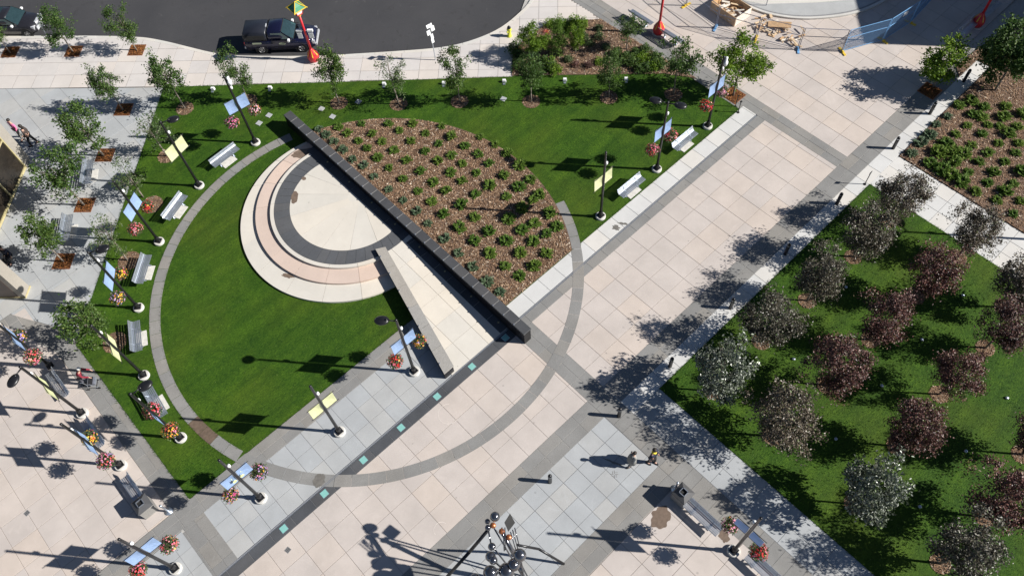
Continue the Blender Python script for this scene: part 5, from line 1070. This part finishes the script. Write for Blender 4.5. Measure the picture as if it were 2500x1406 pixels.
pk = person((-0.40, 48.28), R_(200), 'person in a pink shirt and grey trousers beside the glass building', 'cloth_pink', 'cloth_grey', 'hair_dark', 1.75, .12)
pd = person((-0.08, 47.22), R_(150), 'person in dark clothes with a white bag beside the pink shirt', 'cloth_brown', 'cloth_black', 'hair_dark', 1.78, .2, long_hair=True)
bag = MB().lathe([(.02, -.13), (.15, -.11), (.18, .03), (.12, .13), (.02, .13)], n=12, sq=(1, .45)).build('shoulder_bag', 'white', None, True); bag.location = (*(-0.07, 47.76), 1.05); tag(bag, 'white shoulder bag carried by the person in dark clothes', 'bag')
person((-5.12, 39.87), R_(225), 'person in dark blue sitting in the shade by the fin wall', 'cloth_navy', 'cloth_black', 'hair_dark', 1.7, 0, sit=True)
ch = thing('stool', 'dark stool under the seated person by the fin wall', 'stool', (*(-5.12, 39.87), 0), R_(225)); MB().lathe([(.2, .34), (.2, .37), (1e-5, .37)], n=14).build('seat', 'cloth_black', ch)
for a in range(4): MB().tube((math.cos(a * 1.57) * .14, math.sin(a * 1.57) * .14, .35), (math.cos(a * 1.57) * .2, math.sin(a * 1.57) * .2, 0), .015, .015, 6).build('leg', 'black', ch)
pw = person((-5.74, 29.40), R_(-35), 'stooped person in maroon with a white cap pushing a walking frame', 'cloth_maroon', 'cloth_slate', 'hair_white', 1.66, .12, lean=.30, arms=((.42, .1), (.42, .1)))
wk = thing('walking_frame', 'wheeled walking frame with seat pushed by the person in maroon', 'walking frame', (*(-5.67, 29.11), 0), R_(-35))
fm = MB()
for s in (-.25, .25):
    fm.path([(-.05, s, .06), (.10, s, .55), (.02, s, .88), (-.10, s, .90)], .016, 6).path([(.50, s * .95, .06), (.22, s, .60), (.10, s, .55)], .016, 6)
fm.tube((.10, -.25, .55), (.10, .25, .55), .014).tube((.48, -.24, .12), (.48, .24, .12), .012).build('frame', 'steel', wk)
MB().box((.22, 0, .54), (.26, .44, .04)).build('seat', 'cloth_black', wk); MB().box((.34, 0, .42), (.2, .36, .2), taper=1.15).build('basket', 'wire', wk)
for x in (-.05, .50):
    for s in (-.25, .25): MB().tube((x, s - .02, .07), (x, s + .02, .07), .07, .07, 12).build('wheel', 'rubber', wk)

# ------------------------------------------------------------------ wet stains and chalk on the paving
def blot(name, c, rx, ry, rz, mat, label, z, seed, rag=.25):
    rnd = random.Random(seed); ph = [rnd.uniform(0, 6.28) for _ in range(5)]; n = 40; pts = []
    for i in range(n):
        a = i * 6.2832 / n; r = 1 + rag * (.5 * math.sin(2 * a + ph[0]) + .35 * math.sin(5 * a + ph[1]) + .3 * math.sin(9 * a + ph[2])) + rnd.uniform(-.04, .04)
        x, y = rx * r * math.cos(a), ry * r * math.sin(a); pts.append((x * math.cos(rz) - y * math.sin(rz), x * math.sin(rz) + y * math.cos(rz), 0))
    o = MB().add(pts, [tuple(range(n))]).build(name, mat); o.location = (*c, z); tag(o, label, 'stain')
blot('water_stain', (10.66, 3.63), .52, .46, 0, 'wet', 'ragged brown wet stain left of the lower right bench', .004, 1); blot('water_stain', (12.11, 1.04), .30, .22, .8, 'wet', 'small brown wet stain at the end of the lower right bench', .004, 2)
blot('water_stain', (0.07, 16.40), .34, .30, .4, 'wetgrey', 'shield shaped dark stain on the grey ring in the pale strip', .0095, 3, .12); blot('water_stain', (21.35, 16.38), .14, .26, .3, 'wetgrey', 'dark wet mark on the white walk, left of two', .004, 4, .5); blot('water_stain', (21.84, 16.29), .09, .24, .5, 'wetgrey', 'dark wet mark on the white walk, right of two', .004, 5, .5)
blot('water_stain', (9.26, 31.23), .22, .44, -.7, 'wet', 'long brown puddle at the left rim of the stage floor', .4545, 6, .15); blot('water_stain', (10.50, 32.00), .12, .16, 0, 'wet', 'small round brown puddle at the top of the stage floor', .4545, 7, .1)
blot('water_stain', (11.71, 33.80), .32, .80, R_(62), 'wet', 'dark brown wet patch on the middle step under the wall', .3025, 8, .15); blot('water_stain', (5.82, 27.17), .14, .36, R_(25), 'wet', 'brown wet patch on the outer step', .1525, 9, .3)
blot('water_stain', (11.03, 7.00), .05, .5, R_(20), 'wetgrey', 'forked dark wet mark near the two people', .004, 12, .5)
def chalk(pts, label):
    mb = MB(); strip(mb, pts, 0, .022, 0, .002); o = mb.build('chalk_mark', 'chalk'); o.location = (0, 0, .0025); tag(o, label, 'chalk mark', 'chalk marks')
c_ = (6.91, 14.55); chalk([(c_[0] + .55 * math.cos(a * .2), c_[1] + .55 * math.sin(a * .2)) for a in range(4, 26)], 'faint chalk circle on the pink paving above the grey ring')
c_ = (2.84, 10.47); chalk([(c_[0] + .35 * math.cos(a * .3), c_[1] + .3 * math.sin(a * .3)) for a in range(12)], 'faint chalk curl beside the sculpture shadow')
em = thing('paving_emblem', 'small cross shaped emblem cut into the pale paving near the two people', 'emblem', (*(10.63, 6.55), 0.002), R_(45))
for a in range(4): MB().box((math.cos(a * 1.571) * .11, math.sin(a * 1.571) * .11, 0), (.16, .02, .004), a * 1.571).box((math.cos(a * 1.571 + .785) * .12, math.sin(a * 1.571 + .785) * .12, 0), (.14, .015, .004), a * 1.571).build('stroke', 'wetgrey', em)
for p, lab in (((-11.26, 25.14), 'on the left pink paving'), ((-2.98, 14.72), 'on the pink paving below the teal lights')):
    dc = thing('drain_cover', 'small dark square drain cover ' + lab, 'drain cover', (*p, .002), .2); MB().box((0, 0, 0), (.24, .24, .012)).build('frame', 'joint_grey', dc)
    for k in range(4): MB().box((-.075 + k * .05, 0, .008), (.02, .18, .006)).build('slot', 'rubber', dc)
